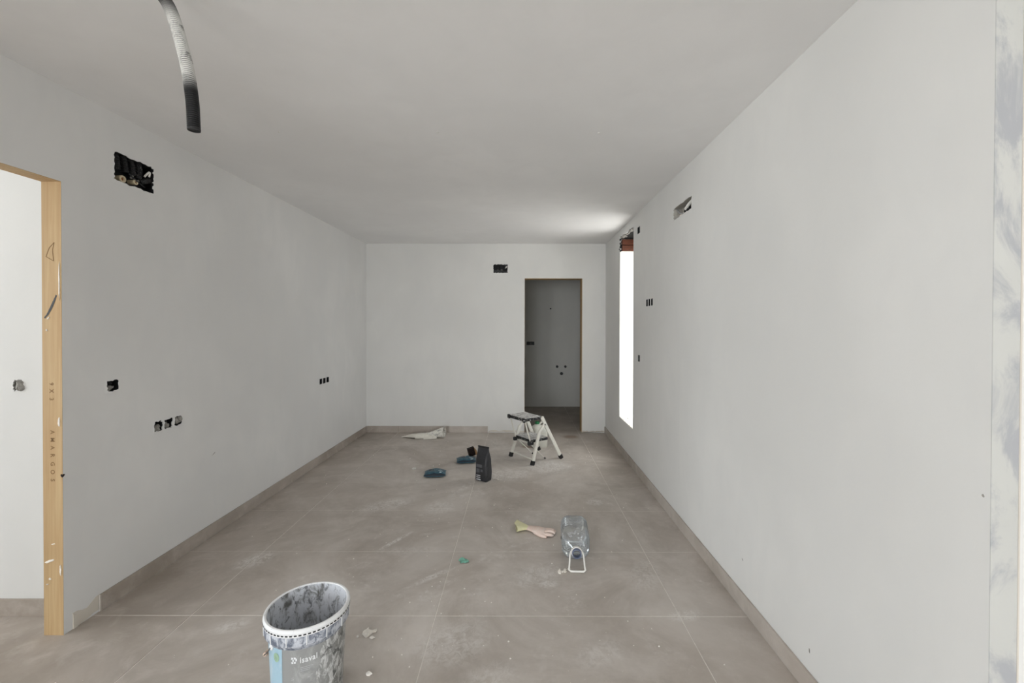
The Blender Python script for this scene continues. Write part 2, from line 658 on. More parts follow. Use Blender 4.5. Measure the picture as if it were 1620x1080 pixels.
# recesses for electrical boxes: u0, u1, v0, v1
JUNC_L = (2.218, 2.457, 2.167, 2.320)
SW_L = (2.174, 2.239, 1.083, 1.143)
TRIO_L = [(2.450, 2.510, 0.811, 0.871), (2.521, 2.581, 0.811, 0.871), (2.592, 2.652, 0.811, 0.871)]
TRIO_F = [(4.425, 4.487, 0.812, 0.872), (4.502, 4.564, 0.812, 0.872), (4.579, 4.641, 0.812, 0.872)]
JUNC_B = (-0.352, -0.158, 2.124, 2.242)
DOOR_B = (0.067, 0.834, 0.0, 2.056)
BOX_R = (4.085, 4.175, 2.309, 2.375)
TRIO_R = [(3.675, 3.731, 1.600, 1.662), (3.746, 3.802, 1.600, 1.662), (3.817, 3.873, 1.600, 1.662)]
ONE_R = (4.070, 4.132, 1.085, 1.150)
AC_R = (2.845, 3.190, 2.200, 2.290)
WIN_R = (4.32, 4.915, 0.385, 2.267)
SLOT_R = (4.32, 4.915, 0.385, 2.420)
CAV_R = (4.32, 4.915, 2.270, 2.420)
BOX_BATH = (0.122, 0.262, 1.083, 1.147)
DOOR_L = (1.1085, 1.9665, 0.0, 2.0775)
SW_N = (-2.475, -2.420, 1.100, 1.155)

# ------------------------------------------------------------------ structure
wall('wall_left', map_left, -6.5, D, 0, ZC, [DOOR_L, JUNC_L, SW_L, (-4.42, -1.32, 0.10, 2.27)] + TRIO_L + TRIO_F, 0.09, 'wall_left',
     'grey-white plastered side wall with the timber-framed doorway')
wall('wall_back', map_back, -2.25, 1.60, 0, ZC, [DOOR_B, JUNC_B], 0.13, 'wall_white', 'far plastered wall with the narrow doorway')
wall('wall_right', map_right, 1.026, D, 0, ZC, [SLOT_R, BOX_R, ONE_R, AC_R] + TRIO_R, 0.36, 'wall_white',
     'long plastered side wall with the slot window')
# the room widens behind this corner: return wall facing the camera
XC = xr(1.026)
wall('wall_return', map_plane_y(1.0252), XC + 0.065, 3.30, 0, ZC, [], 0.30, 'wall_white', 'white return wall at the near corner')
m = MB().hexa([(XC, 1.0245, 0), (XC + 0.065, 1.0245, 0), (XC + 0.065, 1.30, 0), (XC + 0.005, 1.30, 0), (XC, 1.0245, ZC), (XC + 0.065, 1.0245, ZC), (XC + 0.065, 1.30, ZC), (XC + 0.005, 1.30, ZC)])
struct(m.build('trim_1', 'raw_strip'), 'patchy grey and white filler strip down the near corner')
m = MB().box(XC + 0.0655, XC + 0.0695, 1.0235, 1.027, 0, ZC)
struct(m.build('trim_2', 'bare_plaster'), 'thin corner bead line beside the filler strip')
wall('wall_rear', lambda u, v, d: (u, -6.50 - d, v), -2.40, 3.60, 0, ZC, [(-1.95, -0.45, 0.15, 2.25)], 0.25, 'wall_white', 'wall behind the camera with the big window opening')
wall('wall_east', map_plane_x(3.30, 1), -6.5, 1.026, 0, ZC, [], 0.25, 'wall_white', 'side wall of the wider area behind the camera')
# next room beyond the timber doorway
wall('wall_next_room', map_plane_y(2.10), -5.10, xl(2.1) - 0.09, 0, ZC, [SW_N], 0.10, 'wall_white', 'bright white wall seen through the timber doorway')
wall('wall_next_room_far', map_plane_x(-5.0, -1), -1.2, 2.10, 0, ZC, [(-0.25, 1.45, 0.6, 2.1)], 0.25, 'wall_white', 'outer wall of the next room with its window')
wall('wall_next_room_rear', lambda u, v, d: (u, -1.2 - d, v), -5.1, -2.18, 0, ZC, [], 0.10, 'wall_white', 'rear wall of the next room')
# small unlit room beyond the back doorway
YB = 7.58
wall('wall_bathroom', map_plane_y(YB), -0.70, 1.70, 0, ZC, [BOX_BATH], 0.10, 'wall_bath', 'shaded grey wall of the small room through the far doorway')
wall('wall_bathroom_left', map_plane_x(-0.6, -1), D + 0.13, YB, 0, ZC, [], 0.10, 'wall_bath', 'left wall of the small room')
wall('wall_bathroom_right', map_plane_x(1.55, 1), D + 0.13, YB, 0, ZC, [], 0.10, 'wall_bath', 'right wall of the small room')

m = MB().box(-5.3, 3.6, -6.8, YB + 0.2, ZC, ZC + 0.25)
ceiling = struct(m.build('ceiling', 'ceiling'), 'plain plastered ceiling')
for i, (x, y) in enumerate([(-0.466, 2.44), (0.445, 2.44), (-1.36, 2.44)]):
    mm = MB().lathe([(0.0, -0.004), (0.004, -0.0035), (0.0065, -0.0015), (0.007, 0.001)], 10, (x, y, ZC))
    mm.build('filler_dot', 'white_plastic', ceiling)

# floor: pale grout bed with porcelain tiles laid in a straight grid
m = MB().box(-5.3, 3.6, -6.8, YB + 0.2, -0.12, -0.0012)
floor = struct(m.build('floor', 'grout'), 'grey-brown porcelain tile floor dusted with plaster')
TX0, TY0, TW, TD = -0.410, 2.102, 1.2, 0.6
g = 0.0020


def tile_mesh(w, d):
    me = bpy.data.meshes.new('tile')
    c = 0.0008
    mb = MB()
    mb.loft([[(0, 0, -0.010), (w, 0, -0.010), (w, d, -0.010), (0, d, -0.010)],
             [(0, 0, -c), (w, 0, -c), (w, d, -c), (0, d, -c)],
             [(c, c, 0), (w - c, c, 0), (w - c, d - c, 0), (c, d - c, 0)]], False, True)
    me.from_pydata(mb.v, [], mb.f)
    me.materials.append(MATS['floor_tile'])
    return me


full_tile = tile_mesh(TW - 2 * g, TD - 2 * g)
for i in range(-5, 4):
    for j in range(-15, 10):
        x0, y0 = TX0 + i * TW, TY0 + j * TD
        if x0 > 3.4 or x0 + TW < -5.1 or y0 > YB or y0 + TD < -6.6:
            continue
        if x0 + TW < -2.3 and y0 + TD < -1.2:
            continue
        if x0 > 1.6 and y0 > 1.2:
            continue
        if x0 + TW < -2.2 and y0 > 2.3:
            continue
        if y0 > D + 0.1 and (x0 + TW < -0.7 or x0 > 1.7):
            continue
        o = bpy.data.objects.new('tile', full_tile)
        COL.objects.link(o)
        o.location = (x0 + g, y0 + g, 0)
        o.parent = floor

# exterior
m = MB().box(-40, 40, -40, 40, -0.45, -0.30)
struct(m.build('ground_outside', 'concrete_out'), 'pale concrete ground outside the house')

# baseboards: tile strips, one mesh per strip piece
BB_H, BB_T = 0.084, 0.010


def baseboard(name, mp, cuts, label):
    mm = MB()
    mbox(mm, mp, cuts[0], cuts[-1], 0.0, BB_H - 0.003, -0.001, -0.0035)
    root = struct(mm.build(name, 'grout'), label)
    for a, b in zip(cuts[:-1], cuts[1:]):
        q = MB()
        mbox(q, mp, a + 0.0009, b - 0.0009, 0.0006, BB_H, -0.0012, -BB_T)
        q.build('baseboard_tile', 'floor_tile', root)
    return root


rows = [TY0 + TD * j for j in range(-1, 6)]
baseboard('baseboard_left', map_left, [2.13] + [r for r in rows if r > 2.2] + [D - 0.011], 'tile skirting along the wall with the doorway')
baseboard('baseboard_right', map_right, [1.05] + [r for r in rows if 1.1 < r] + [D - 0.002], 'tile skirting along the slot window wall')
baseboard('baseboard_back', map_back, [-2.03, -1.61, -1.01, -0.42], 'short run of tile skirting on the far wall')
baseboard('baseboard_next_room', map_plane_y(2.10), [-4.99, -4.01, -2.81, -2.19], 'tile skirting in the next room')

# ragged bare plaster at the foot of the left wall and beside the back doorway
rnd = random.Random(3)


def ragged(name, mp, pts, d, mat, parent):
    mm = MB()
    n = len(pts)
    a = [mp(u, v, 0.0005) for u, v in pts]
    b = [mp(u, v, -d) for u, v in pts]
    mm.loft([a, b], False, True)
    return mm.build(name, mat, parent)


wl, wb = bpy.data.objects['wall_left'], bpy.data.objects['wall_back']
pts = [(2.005, 0.0)] + [(2.045, 0.001), (2.075, 0.004), (2.10, 0.012), (2.127, 0.012), (2.127, 0.086)]
pts += [(2.11, 0.083), (2.09, 0.070), (2.07, 0.058), (2.05, 0.062), (2.03, 0.072), (2.005, 0.075)]
ragged('bare_plaster_foot', map_left, pts, 0.0015, 'bare_plaster', wl)
ragged('bare_plaster_chip', map_left, [(2.006, 0.0), (2.026, 0.0), (2.0265, 0.052), (2.02, 0.060), (2.006, 0.066)], 0.004, 'bare_plaster', wl)
pts = [(0.836, 0.0)] + [(0.836 + 0.30 * k / 14, 0.004 + rnd.uniform(0, 0.010)) for k in range(15)] + [(1.14, 0.018)]
pts += [(1.14 - 0.30 * k / 14, 0.022 + rnd.uniform(-0.010, 0.012)) for k in range(15)]
ragged('bare_plaster_foot', map_back, pts, 0.0015, 'bare_plaster', wb)
pts = [(-0.415, 0.002)] + [(-0.415 + 0.48 * k / 14, 0.005 + rnd.uniform(0, 0.008)) for k in range(15)] + [(0.066, 0.018)]
pts += [(0.066 - 0.47 * k / 14, 0.022 + rnd.uniform(-0.010, 0.010)) for k in range(15)]
ragged('bare_plaster_foot', map_back, pts, 0.0015, 'bare_plaster', wb)


# small scuffs and specks on the walls
wr = bpy.data.objects['wall_right']
for (mp_, wl_, u_, v_, su, sv, sd_) in ((map_right, wr, 1.663, 0.165, 0.004, 0.010, 1), (map_right, wr, 1.042, 1.015, 0.003, 0.004, 2), (map_right, wr, 2.170, 0.245, 0.005, 0.005, 3),
                                        (map_left, wl, 2.92, 0.55, 0.016, 0.003, 5), (map_right, wr, 4.72, 0.155, 0.006, 0.004, 6)):
    r_ = random.Random(sd_)
    ragged('scuff', mp_, [(u_ + su * math.cos(2 * PI * k / 8) * r_.uniform(0.7, 1.2), v_ + sv * math.sin(2 * PI * k / 8) * r_.uniform(0.7, 1.2) + su * 0.5 * math.cos(2 * PI * k / 8)) for k in range(8)], 0.0006, 'grey_plaster_lump', wl_)


# door frames of raw pine
def on_jamb(a, z, y, x0):
    return (x0 + a, y, z)


JY = 1.965
JX = xl(JY)
door1 = bpy.data.objects.new('door_1', None)
COL.objects.link(door1)
door1['_base'] = (JX, JY, 0.0)
door1.location = (JX, JY, 0.0)
struct(door1, 'raw pine door lining in the near doorway')
jx0, jx1 = JX - 0.0895, JX - 0.0004
jamb = MB().box(jx0, jx1, JY, JY + 0.03, 0, 2.076).build('jamb', 'pine_wood', door1)
MB().box(xl(1.1) - 0.0895, xl(1.1) - 0.0004, 1.08, 1.11, 0, 2.076).build('jamb', 'pine_wood', door1)
MB().hexa([(xl(1.08) - 0.0895, 1.08, 2.076), (xl(1.08) - 0.0004, 1.08, 2.076), (JX - 0.0004, JY + 0.03, 2.076), (JX - 0.0895, JY + 0.03, 2.076),
           (xl(1.08) - 0.0895, 1.08, 2.106), (xl(1.08) - 0.0004, 1.08, 2.106), (JX - 0.0004, JY + 0.03, 2.106), (JX - 0.0895, JY + 0.03, 2.106)]).build('head', 'pine_wood', door1)


def stamp(txt, size, zs, xc):
    """ink letters stacked down the jamb, letter tops to the right"""
    for ch, z in zip(txt, zs):
        vs, fs = text_polys(ch, size, 1.0, 0.0006)
        w = (min(v[0] for v in vs) + max(v[0] for v in vs)) / 2
        MB().add([(xc + y - size * 0.35, JY - 0.0006, z + w - x) for x, y, _ in vs], fs).build('stamped_letter', 'stamp_ink', jamb)


stamp('9X3', 0.026, [1.154, 1.122, 1.085], (jx0 + jx1) / 2 - 0.002)
stamp('AMARGOS', 0.026, [0.9335, 0.8985, 0.8625, 0.8260, 0.7880, 0.7510, 0.7135], (jx0 + jx1) / 2 + 0.001)
# pencil and trowel marks on the jamb
mm = MB()
for k in range(7):
    t0, t1 = k / 7, (k + 1) / 7
    f = lambda t: (jx0 + 0.012 + 0.055 * t ** 0.75, 1.455 + 0.105 * t)
    a, b = f(t0), f(t1)
    w = 0.0022 + 0.002 * math.sin(PI * (t0 + t1) / 2)
    mm.add([(a[0] - w, JY - 0.0007, a[1] + w), (a[0] + w, JY - 0.0007, a[1] - w), (b[0] + w, JY - 0.0007, b[1] - w), (b[0] - w, JY - 0.0007, b[1] + w)], [(0, 1, 2, 3)])
mm.build('scorch_mark', 'dark_print', jamb)
mm = MB()
pts = [(0.020, 1.735), (0.055, 1.715), (0.050, 1.765), (0.058, 1.80), (0.035, 1.775)]
for (a, b) in zip(pts, pts[1:] + pts[:1]):
    mm.bar((jx0 + a[0], JY - 0.0006, a[1]), (jx0 + b[0], JY - 0.0006, b[1]), 0.0022, 0.0004, (1, 0, 0.3))
mm.build('pencil_mark', 'stamp_ink', jamb)
for (a, z, w, h, r) in [(0.030, 0.342, 0.050, 0.013, 0.35), (0.045, 0.42, 0.02, 0.006, 0.2), (0.030, 0.26, 0.010, 0.012, 1.0), (0.018, 0.235, 0.012, 0.006, 0.2), (0.075, 0.98, 0.010, 0.06, 0.0),
                        (0.030, 1.455, 0.018, 0.006, 0.8), (0.022, 1.40, 0.008, 0.012, 0.5), (0.078, 0.30, 0.008, 0.06, 0), (0.080, 1.62, 0.006, 0.18, 0)]:
    rr = random.Random(int(z * 1000))
    poly = []
    for k in range(11):
        an = 2 * PI * k / 11
        s = rr.uniform(0.7, 1.15)
        px, pz = w / 2 * s * math.cos(an), h / 2 * s * math.sin(an)
        poly.append((px * math.cos(r) - pz * math.sin(r), px * math.sin(r) + pz * math.cos(r)))
    pp = [(jx0 + a + p, JY + 0.0002, z + q) for p, q in poly]
    pq = [(jx0 + a + p * 0.8, JY - 0.0025, z + q * 0.8) for p, q in poly]
    MB().loft([pp, pq], False, True).build('filler_splash', 'pale_plaster_lump', jamb)
# nail poking out at the edge
MB().tube([(jx1 - 0.006, JY + 0.002, 0.738), (jx1 + 0.004, JY - 0.004, 0.732), (jx1 + 0.014, JY - 0.008, 0.742)], 0.0042, 8).build('bent_nail', 'brown_dark', jamb)

door2 = bpy.data.objects.new('door_2', None)
COL.objects.link(door2)
door2.location = ((DOOR_B[0] + DOOR_B[1]) / 2, D, 0)
door2['_base'] = tuple(door2.location)
struct(door2, 'raw timber lining of the narrow far doorway')
MB().box(DOOR_B[1] - 0.004, DOOR_B[1] + 0.01, D + 0.012, D + 0.170, 0, DOOR_B[3] - 0.004).build('jamb', 'pine_wood', door2)
MB().box(DOOR_B[0] - 0.01, DOOR_B[0] + 0.003, D + 0.012, D + 0.170, 0, DOOR_B[3] - 0.004).build('jamb', 'pine_wood', door2)
MB().box(DOOR_B[0] - 0.01, DOOR_B[1] + 0.01, D + 0.012, D + 0.170, DOOR_B[3] - 0.004, DOOR_B[3] + 0.01).build('head', 'pine_wood', door2)

# slot window: plastered lining, sill and the open shutter-box cavity above it
win = bpy.data.objects.new('window_1', None)
COL.objects.link(win)
win.location = (xr(4.6), 4.6175, WIN_R[2])
win['_base'] = tuple(win.location)
struct(win, 'tall narrow window slot with bright plastered reveals')
xw = xr(4.6)
e = 0.006
MB().box(xw + 0.002, xw + 0.355, WIN_R[1] - e, WIN_R[1] + 0.004, WIN_R[2], WIN_R[3]).build('reveal', 'reveal_white', win)
MB().box(xw + 0.002, xw + 0.355, WIN_R[0] - 0.004, WIN_R[0] + e, WIN_R[2], WIN_R[3]).build('reveal', 'reveal_white', win)
MB().box(xw + 0.002, xw + 0.355, WIN_R[0], WIN_R[1], WIN_R[2] - 0.004, WIN_R[2] + e).build('sill', 'reveal_white', win)
MB().box(xw + 0.010, xw + 0.245, WIN_R[1] - 0.030, WIN_R[1] + 0.002, WIN_R[3] - 0.003, WIN_R[3] + 0.004).build('ledge', 'reveal_white', win)
# cavity lining: clay bricks on the far end and behind, dark top
xb0, xb1 = xw + 0.012, xw + 0.245
MB().box(xb1, xw + 0.358, CAV_R[0], CAV_R[1], WIN_R[3], CAV_R[3]).build('cavity_back', 'dark_cavity', win)
for k in range(2):
    z0 = CAV_R[2] + 0.004 + k * 0.068
    MB().cbox(xb0 + 0.006, xb1, CAV_R[1] - 0.05, CAV_R[1] - 0.001, z0, z0 + 0.062, 0.003).build('brick', 'brick_clay', win)
    for q in range(2):
        y0 = CAV_R[0] + 0.02 + q * 0.25
        MB().cbox(xb1 - 0.05, xb1 - 0.001, y0, y0 + 0.242, z0, z0 + 0.062, 0.003).build('brick', 'brick_clay', win)
MB().box(xb0, xb1, CAV_R[0] + 0.002, CAV_R[1] - 0.002, CAV_R[3] - 0.006, CAV_R[3] + 0.0).build('cavity_top', 'dark_cavity', win)
# broken mortar round the cavity edge
rr = random.Random(12)


def lump(c, r, seed, squash=(1, 1, 1), n=8):
    rings = []
    for i in range(1, 5):
        th = PI * i / 5
        ring = []
        for k in range(n):
            ph = 2 * PI * k / n
            s = r * (0.75 + 0.5 * (mnoise.noise(Vector((math.cos(ph) * 1.3 + seed, math.sin(ph) * 1.3, th * 1.7))) + 0.5))
            ring.append((c[0] + s * math.sin(th) * math.cos(ph) * squash[0], c[1] + s * math.sin(th) * math.sin(ph) * squash[1], c[2] + s * math.cos(th) * squash[2]))
        rings.append(ring)
    return MB().loft(rings, True, True)


ml = MB()
for k in range(7):
    l_ = lump((xw + rr.uniform(0.002, 0.02), CAV_R[1] - rr.uniform(-0.012, 0.02), CAV_R[2] + 0.008 + k * 0.021), rr.uniform(0.009, 0.015), k)
    ml.add(l_.v, l_.f)
ml.build('mortar_edge', 'dusty_tape', win)
ml = MB()
for k in range(12):
    l_ = lump((xw + rr.uniform(0.0, 0.03), CAV_R[0] + 0.02 + k * 0.045, CAV_R[3] - rr.uniform(-0.006, 0.014)), rr.uniform(0.012, 0.020), k + 20, (1, 1.6, 0.7))
    ml.add(l_.v, l_.f)
ml.build('mortar_edge', 'grey_plaster_lump', win)
ml = MB()
for k in range(6):
    l_ = lump((xw + rr.uniform(0.01, 0.12), WIN_R[1] - 0.02 - rr.uniform(0, 0.5), WIN_R[2] + 0.007), rr.uniform(0.004, 0.008), k + 40, (1, 1.5, 0.5))
    ml.add(l_.v, l_.f)
ml.build('sill_crumbs', 'grey_plaster_lump', win)

# frames of the windows behind the camera and in the next room
wf = bpy.data.objects.new('window_2', None)
COL.objects.link(wf)
wf['_base'] = (-1.20, -6.55, 0.15)
wf.location = (-1.20, -6.55, 0.15)
struct(wf, 'big window behind the camera')
for x in (-1.95, -1.23, -0.51):
    MB().box(x, x + 0.06, -6.62, -6.56, 0.15, 2.25).build('frame_post', 'white_plastic', wf)
for z in (0.15, 2.19):
    MB().box(-1.95, -0.45, -6.62, -6.56, z, z + 0.06).build('frame_rail', 'white_plastic', wf)


# ------------------------------------------------------------------ electrical boxes
def back_box(mp, h, depth, name, parent, mat, wall_t=0.003):
    u0, u1, v0, v1 = h
    mm = MB()
    e = 0.0005
    mbox(mm, mp, u0 - 0.0, u1 + 0.0, v0, v1, depth, depth + wall_t)          # bottom
    mbox(mm, mp, u0 - 0.001, u0 + wall_t, v0, v1, e, depth)
    mbox(mm, mp, u1 - wall_t, u1 + 0.001, v0, v1, e, depth)
    mbox(mm, mp, u0, u1, v0 - 0.001, v0 + wall_t, e, depth)
    mbox(mm, mp, u0, u1, v1 - wall_t, v1 + 0.001, e, depth)
    return mm.build(name, mat, parent)


def ragged_edge(mp, h, amp, parent, mat, seed, n=9, band=0.010):
    """plaster lip left round a recess: uneven inner outline, dying into the wall"""
    r = random.Random(seed)
    u0, u1, v0, v1 = h
    inn, out = [], []
    cs = [(u0, v0), (u1, v0), (u1, v1), (u0, v1)]
    nrm = [(0, 1), (-1, 0), (0, -1), (1, 0)]
    for s in range(4):
        a, b = cs[s], cs[(s + 1) % 4]
        for k in range(n):
            t = k / n
            u, v = a[0] + (b[0] - a[0]) * t, a[1] + (b[1] - a[1]) * t
            j = r.uniform(-0.2, 1.0) * amp
            iu, iv = nrm[s]
            if k == 0:
                pu, pv = nrm[(s - 1) % 4]
                iu, iv = iu + pu, iv + pv
                j = r.uniform(0.3, 1.6) * amp
            inn.append((u + iu * j, v + iv * j))
            out.append((u - iu * band, v - iv * band))
    mm = MB()
    mm.loft([[mp(u, v, 0.0) for u, v in out], [mp(u, v, -0.0012) for u, v in inn], [mp(u, v, 0.004) for u, v in inn]])
    return mm.build('plaster_lip', mat, parent)


def corr(path_pts, r, pitch=0.005, amp=0.12, n=10):
    """corrugated pipe through points"""
    P = [Vector(p) for p in path_pts]
    L = [0.0]
    for a, b in zip(P[:-1], P[1:]):
        L.append(L[-1] + (b - a).length)
    cnt = max(4, int(L[-1] / pitch * 4))
    pts, rad = [], []
    j = 0
    for i in range(cnt + 1):
        s = L[-1] * i / cnt
        while j < len(L) - 2 and s > L[j + 1]:
            j += 1
        t = (s - L[j]) / max(1e-9, L[j + 1] - L[j])
        pts.append(P[j].lerp(P[j + 1], t))
        rad.append(r * (1 + amp * (1 if (i % 4) < 2 else -1)))
    return MB().tube(pts, rad, n)


def arc(a, b, c, n=10):
    """quadratic bezier"""
    a, b, c = Vector(a), Vector(b), Vector(c)
    return [a * (1 - t) ** 2 + b * 2 * t * (1 - t) + c * t * t for t in [i / n for i in range(n + 1)]]


def small_box(mp, h, label, seed, parent_group=None, fill=0.0, depth=0.042, lip=0.006, wall_mat='wall_white', name='socket_box', dark='black_plastic'):
    r = random.Random(seed)
    u0, u1, v0, v1 = h
    root = thing(name, mp((u0 + u1) / 2, (v0 + v1) / 2, 0.0), label, 'electrical box', parent_group)
    back_box(mp, h, depth, 'back_box', root, dark)
    ragged_edge(mp, h, lip, root, wall_mat, seed, 6, 0.006)
    uc, vc = (u0 + u1) / 2, (v0 + v1) / 2
    # conduit stub and tails of cable
    corr(arc(mp(uc + r.uniform(-0.012, 0.012), v1 - 0.002, depth * 0.7), mp(uc, v1 - 0.012, depth * 0.6), mp(uc + r.uniform(-0.01, 0.01), vc + 0.006, depth * 0.35), 6), 0.0085, 0.005, 0.12, 8).build('conduit_stub', 'black_soft', root)
    if r.random() < 0.8 and dark == 'black_plastic':
        MB().tube(arc(mp(uc - 0.01, vc, depth * 0.6), mp(uc + 0.012, v0 + 0.006, depth * 0.1), mp(uc + 0.014, vc - 0.004, depth * 0.3), 6), 0.0022, 6).build('cable_tail', 'grey_cable', root)
    if fill > 0:
        lp = MB()
        for k in range(5):
            l_ = lump(mp(u0 + (u1 - u0) * r.uniform(0.12, 0.5 + 0.4 * fill), v0 + (v1 - v0) * r.uniform(0.12, 0.35 + 0.5 * fill), depth * 0.35), 0.010 + 0.010 * fill, seed + k)
            lp.add(l_.v, l_.f)
        lp.build('filler_lump', 'grey_plaster_lump', root)
    return root


def big_junction(mp, h, label, seed, beige=True, depth=0.055, wall_mat='wall_white', name='junction_box'):
    r = random.Random(seed)
    u0, u1, v0, v1 = h
    W, H = u1 - u0, v1 - v0
    root = thing(name, mp((u0 + u1) / 2, (v0 + v1) / 2, 0.0), label, 'electrical box')
    back_box(mp, h, depth, 'back_box', root, 'black_plastic', 0.004)
    ragged_edge(mp, h, 0.007, root, wall_mat, seed, 14, 0.010)
    for k in range(4):
        uu = u0 + W * (0.11 + 0.185 * k)
        p = arc(mp(uu, v1 - 0.003, depth * 0.45), mp(uu + 0.004, v1 - H * 0.3, depth * 0.25), mp(uu + r.uniform(-0.006, 0.016), v0 + H * r.uniform(0.34, 0.46), depth * 0.35), 8)
        corr(p, W * 0.068, 0.007, 0.10, 10).build('conduit_stub', 'dusty_tape', root)
    # slanting stub at the far end
    p = arc(mp(u1 - 0.004, v1 - H * 0.50, depth * 0.5), mp(u1 - W * 0.14, v0 + H * 0.42, depth * 0.3), mp(u1 - W * 0.30, v0 + H * 0.30, depth * 0.35), 8)
    corr(p, W * 0.065, 0.007, 0.10, 10).build('conduit_stub', 'dusty_tape', root)
    # loop of pale cable
    MB().tube(arc(mp(u1 - W * 0.18, v0 + H * 0.55, depth * 0.3), mp(u1 - W * 0.06, v0 + H * 0.95, -0.002), mp(u1 - W * 0.08, v0 + H * 0.60, depth * 0.2), 10), W * 0.022, 8).build('cable_loop', 'white_plastic', root)
    MB().tube(arc(mp(u0 + W * 0.40, v0 + H * 0.45, depth * 0.2), mp(u0 + W * 0.60, v0 + H * 0.20, 0.0), mp(u0 + W * 0.82, v0 + H * 0.18, depth * 0.3), 10), 0.004, 8).build('cable_tail', 'black_soft', root)
    if beige:
        for (fu, fv, rad) in ((0.24, 0.17, 0.019), (0.56, 0.22, 0.014)):
            c = Vector(mp(u0 + W * fu, v0 + H * fv, depth * 0.15))
            n_ = (Vector(mp(u0, v0, 0)) - Vector(mp(u0, v0, 1))).normalized()
            ax = (Vector(mp(u1, v0, 0)) - Vector(mp(u0, v0, 0))).normalized()
            az = Vector((0, 0, 1))
            rings = []
            for (rr_, dd) in ((rad, -0.035), (rad, 0.0), (rad * 0.92, 0.003), (rad * 0.55, 0.003), (rad * 0.5, -0.004), (rad * 0.5, -0.03)):
                rings.append([c + n_ * dd + ax * (rr_ * math.cos(2 * PI * k / 18)) + az * (rr_ * math.sin(2 * PI * k / 18)) for k in range(18)])
            MB().loft(rings, True, True).build('pipe_end', 'beige_plastic', root)
            disc = [c + n_ * -0.006 + ax * (rad * 0.52 * math.cos(2 * PI * k / 14)) + az * (rad * 0.52 * math.sin(2 * PI * k / 14)) for k in range(14)]
            disc2 = [p - n_ * 0.01 for p in disc]
            MB().loft([disc2, disc], True, True).build('pipe_bore', 'copper_wire', root)
    for k in range(4):
        l_ = lump(mp(u0 + W * r.uniform(0.3, 0.7), v0 + H * r.uniform(0.3, 0.5), depth * 0.3), 0.006, seed + k)
        l_.build('filler_lump', 'grey_plaster_lump', root)
    return root


big_junction(map_left, JUNC_L, 'big black junction box full of stubbed conduits above the timber doorway', 5, True, wall_mat='wall_left')
big_junction(map_back, JUNC_B, 'black junction box high on the far wall beside the narrow doorway', 9, False, 0.05)
small_box(map_left, SW_L, 'lone black switch box on the left wall next to the timber door frame', 21, fill=0.10, wall_mat='wall_left', name='switch_box')
for k, h in enumerate(TRIO_L):
    small_box(map_left, h, ['nearest of the three grey-filled socket boxes below the lone switch box', 'middle of the three socket boxes below the lone switch box',
                            'farthest of the three socket boxes below the lone switch box, mostly plaster'][k], 31 + k, 'socket boxes near the timber doorway', (0.55, 0.25, 0.95)[k], wall_mat='wall_left')
for k, h in enumerate(TRIO_F):
    small_box(map_left, h, ['nearest of the three tiny black socket boxes toward the far left corner', 'middle of the three tiny black socket boxes toward the far left corner',
                            'farthest of the three tiny black socket boxes toward the far left corner'][k], 41 + k, 'socket boxes near the far left corner', 0.0, wall_mat='wall_left', dark='slot_black', lip=0.003)
for k, h in enumerate(TRIO_R):
    small_box(map_right, h, dark='slot_black', lip=0.0015, label=['nearest of the three upright black boxes on the right wall', 'middle of the three upright black boxes on the right wall',
                             'farthest of the three upright black boxes on the right wall'][k], seed=51 + k, parent_group='trio of boxes on the right wall', fill=0.0, name='switch_box')
small_box(map_right, BOX_R, 'small black box on the right wall beside the top of the slot window', 61, name='switch_box', dark='slot_black', lip=0.0015)
small_box(map_right, ONE_R, 'single small black box low on the right wall near the slot window', 63, fill=0.0, dark='slot_black', lip=0.0015)
b = small_box(map_plane_y(YB), BOX_BATH, 'double black box on the shaded wall of the small room', 71, wall_mat='wall_bath', lip=0.002)
small_box(map_plane_y(2.10), SW_N, 'scruffy switch box on the bright wall through the timber doorway', 75, fill=0.95, lip=0.008, name='switch_box', dark='grey_plaster_lump', depth=0.02)

# white plastic niche for the air conditioner on the right wall
u0, u1, v0, v1 = AC_R
ac = thing('pipe_niche_box', map_right((u0 + u1) / 2, (v0 + v1) / 2, 0), 'pale plastic recessed pipe box with a round outlet high on the right wall', 'wall box')
DP = 0.055
back_box(map_right, AC_R, DP, 'shell', ac, 'grey_shell', 0.004)
ragged_edge(map_right, AC_R, 0.006, ac, 'wall_white', 91, 12, 0.008)
mm = MB()
c = Vector(map_right(u0 + 0.175, v0 + 0.038, DP - 0.003))
nn = Vector((-1, 0, 0)); ax = Vector((0, 1, 0)); az = Vector((0, 0, 1))
rings = []
for (q, dd) in ((0.030, 0.0), (0.030, 0.026), (0.026, 0.028), (0.017, 0.028), (0.016, 0.012), (0.006, 0.012)):
    rings.append([c + nn * dd + ax * q * math.cos(2 * PI * k / 18) + az * q * math.sin(2 * PI * k / 18) for k in range(18)])
mm.loft(rings, False, True).build('drain_outlet', 'black_soft', ac)
corr(arc(map_right(u0 + 0.175, v0 + 0.045, DP * 0.5), map_right(u0 + 0.10, v0 + 0.06, DP * 0.3), map_right(u0 + 0.012, v1 - 0.015, DP * 0.5), 8), 0.010, 0.005, 0.1, 8).build('drain_pipe', 'white_plastic', ac)
MB().tube(arc(map_right(u1 - 0.01, v1 - 0.01, DP * 0.5), map_right(u1 - 0.08, v0 + 0.03, DP * 0.2), map_right(u0 + 0.20, v0 + 0.02, DP * 0.5), 8), 0.006, 8).build('cable_tail', 'grey_cable', ac)
lump(map_right(u1 - 0.10, v0 + 0.02, DP * 0.7), 0.028, 3, (0.6, 2.2, 0.7)).build('filler_lump', 'pale_plaster_lump', ac)

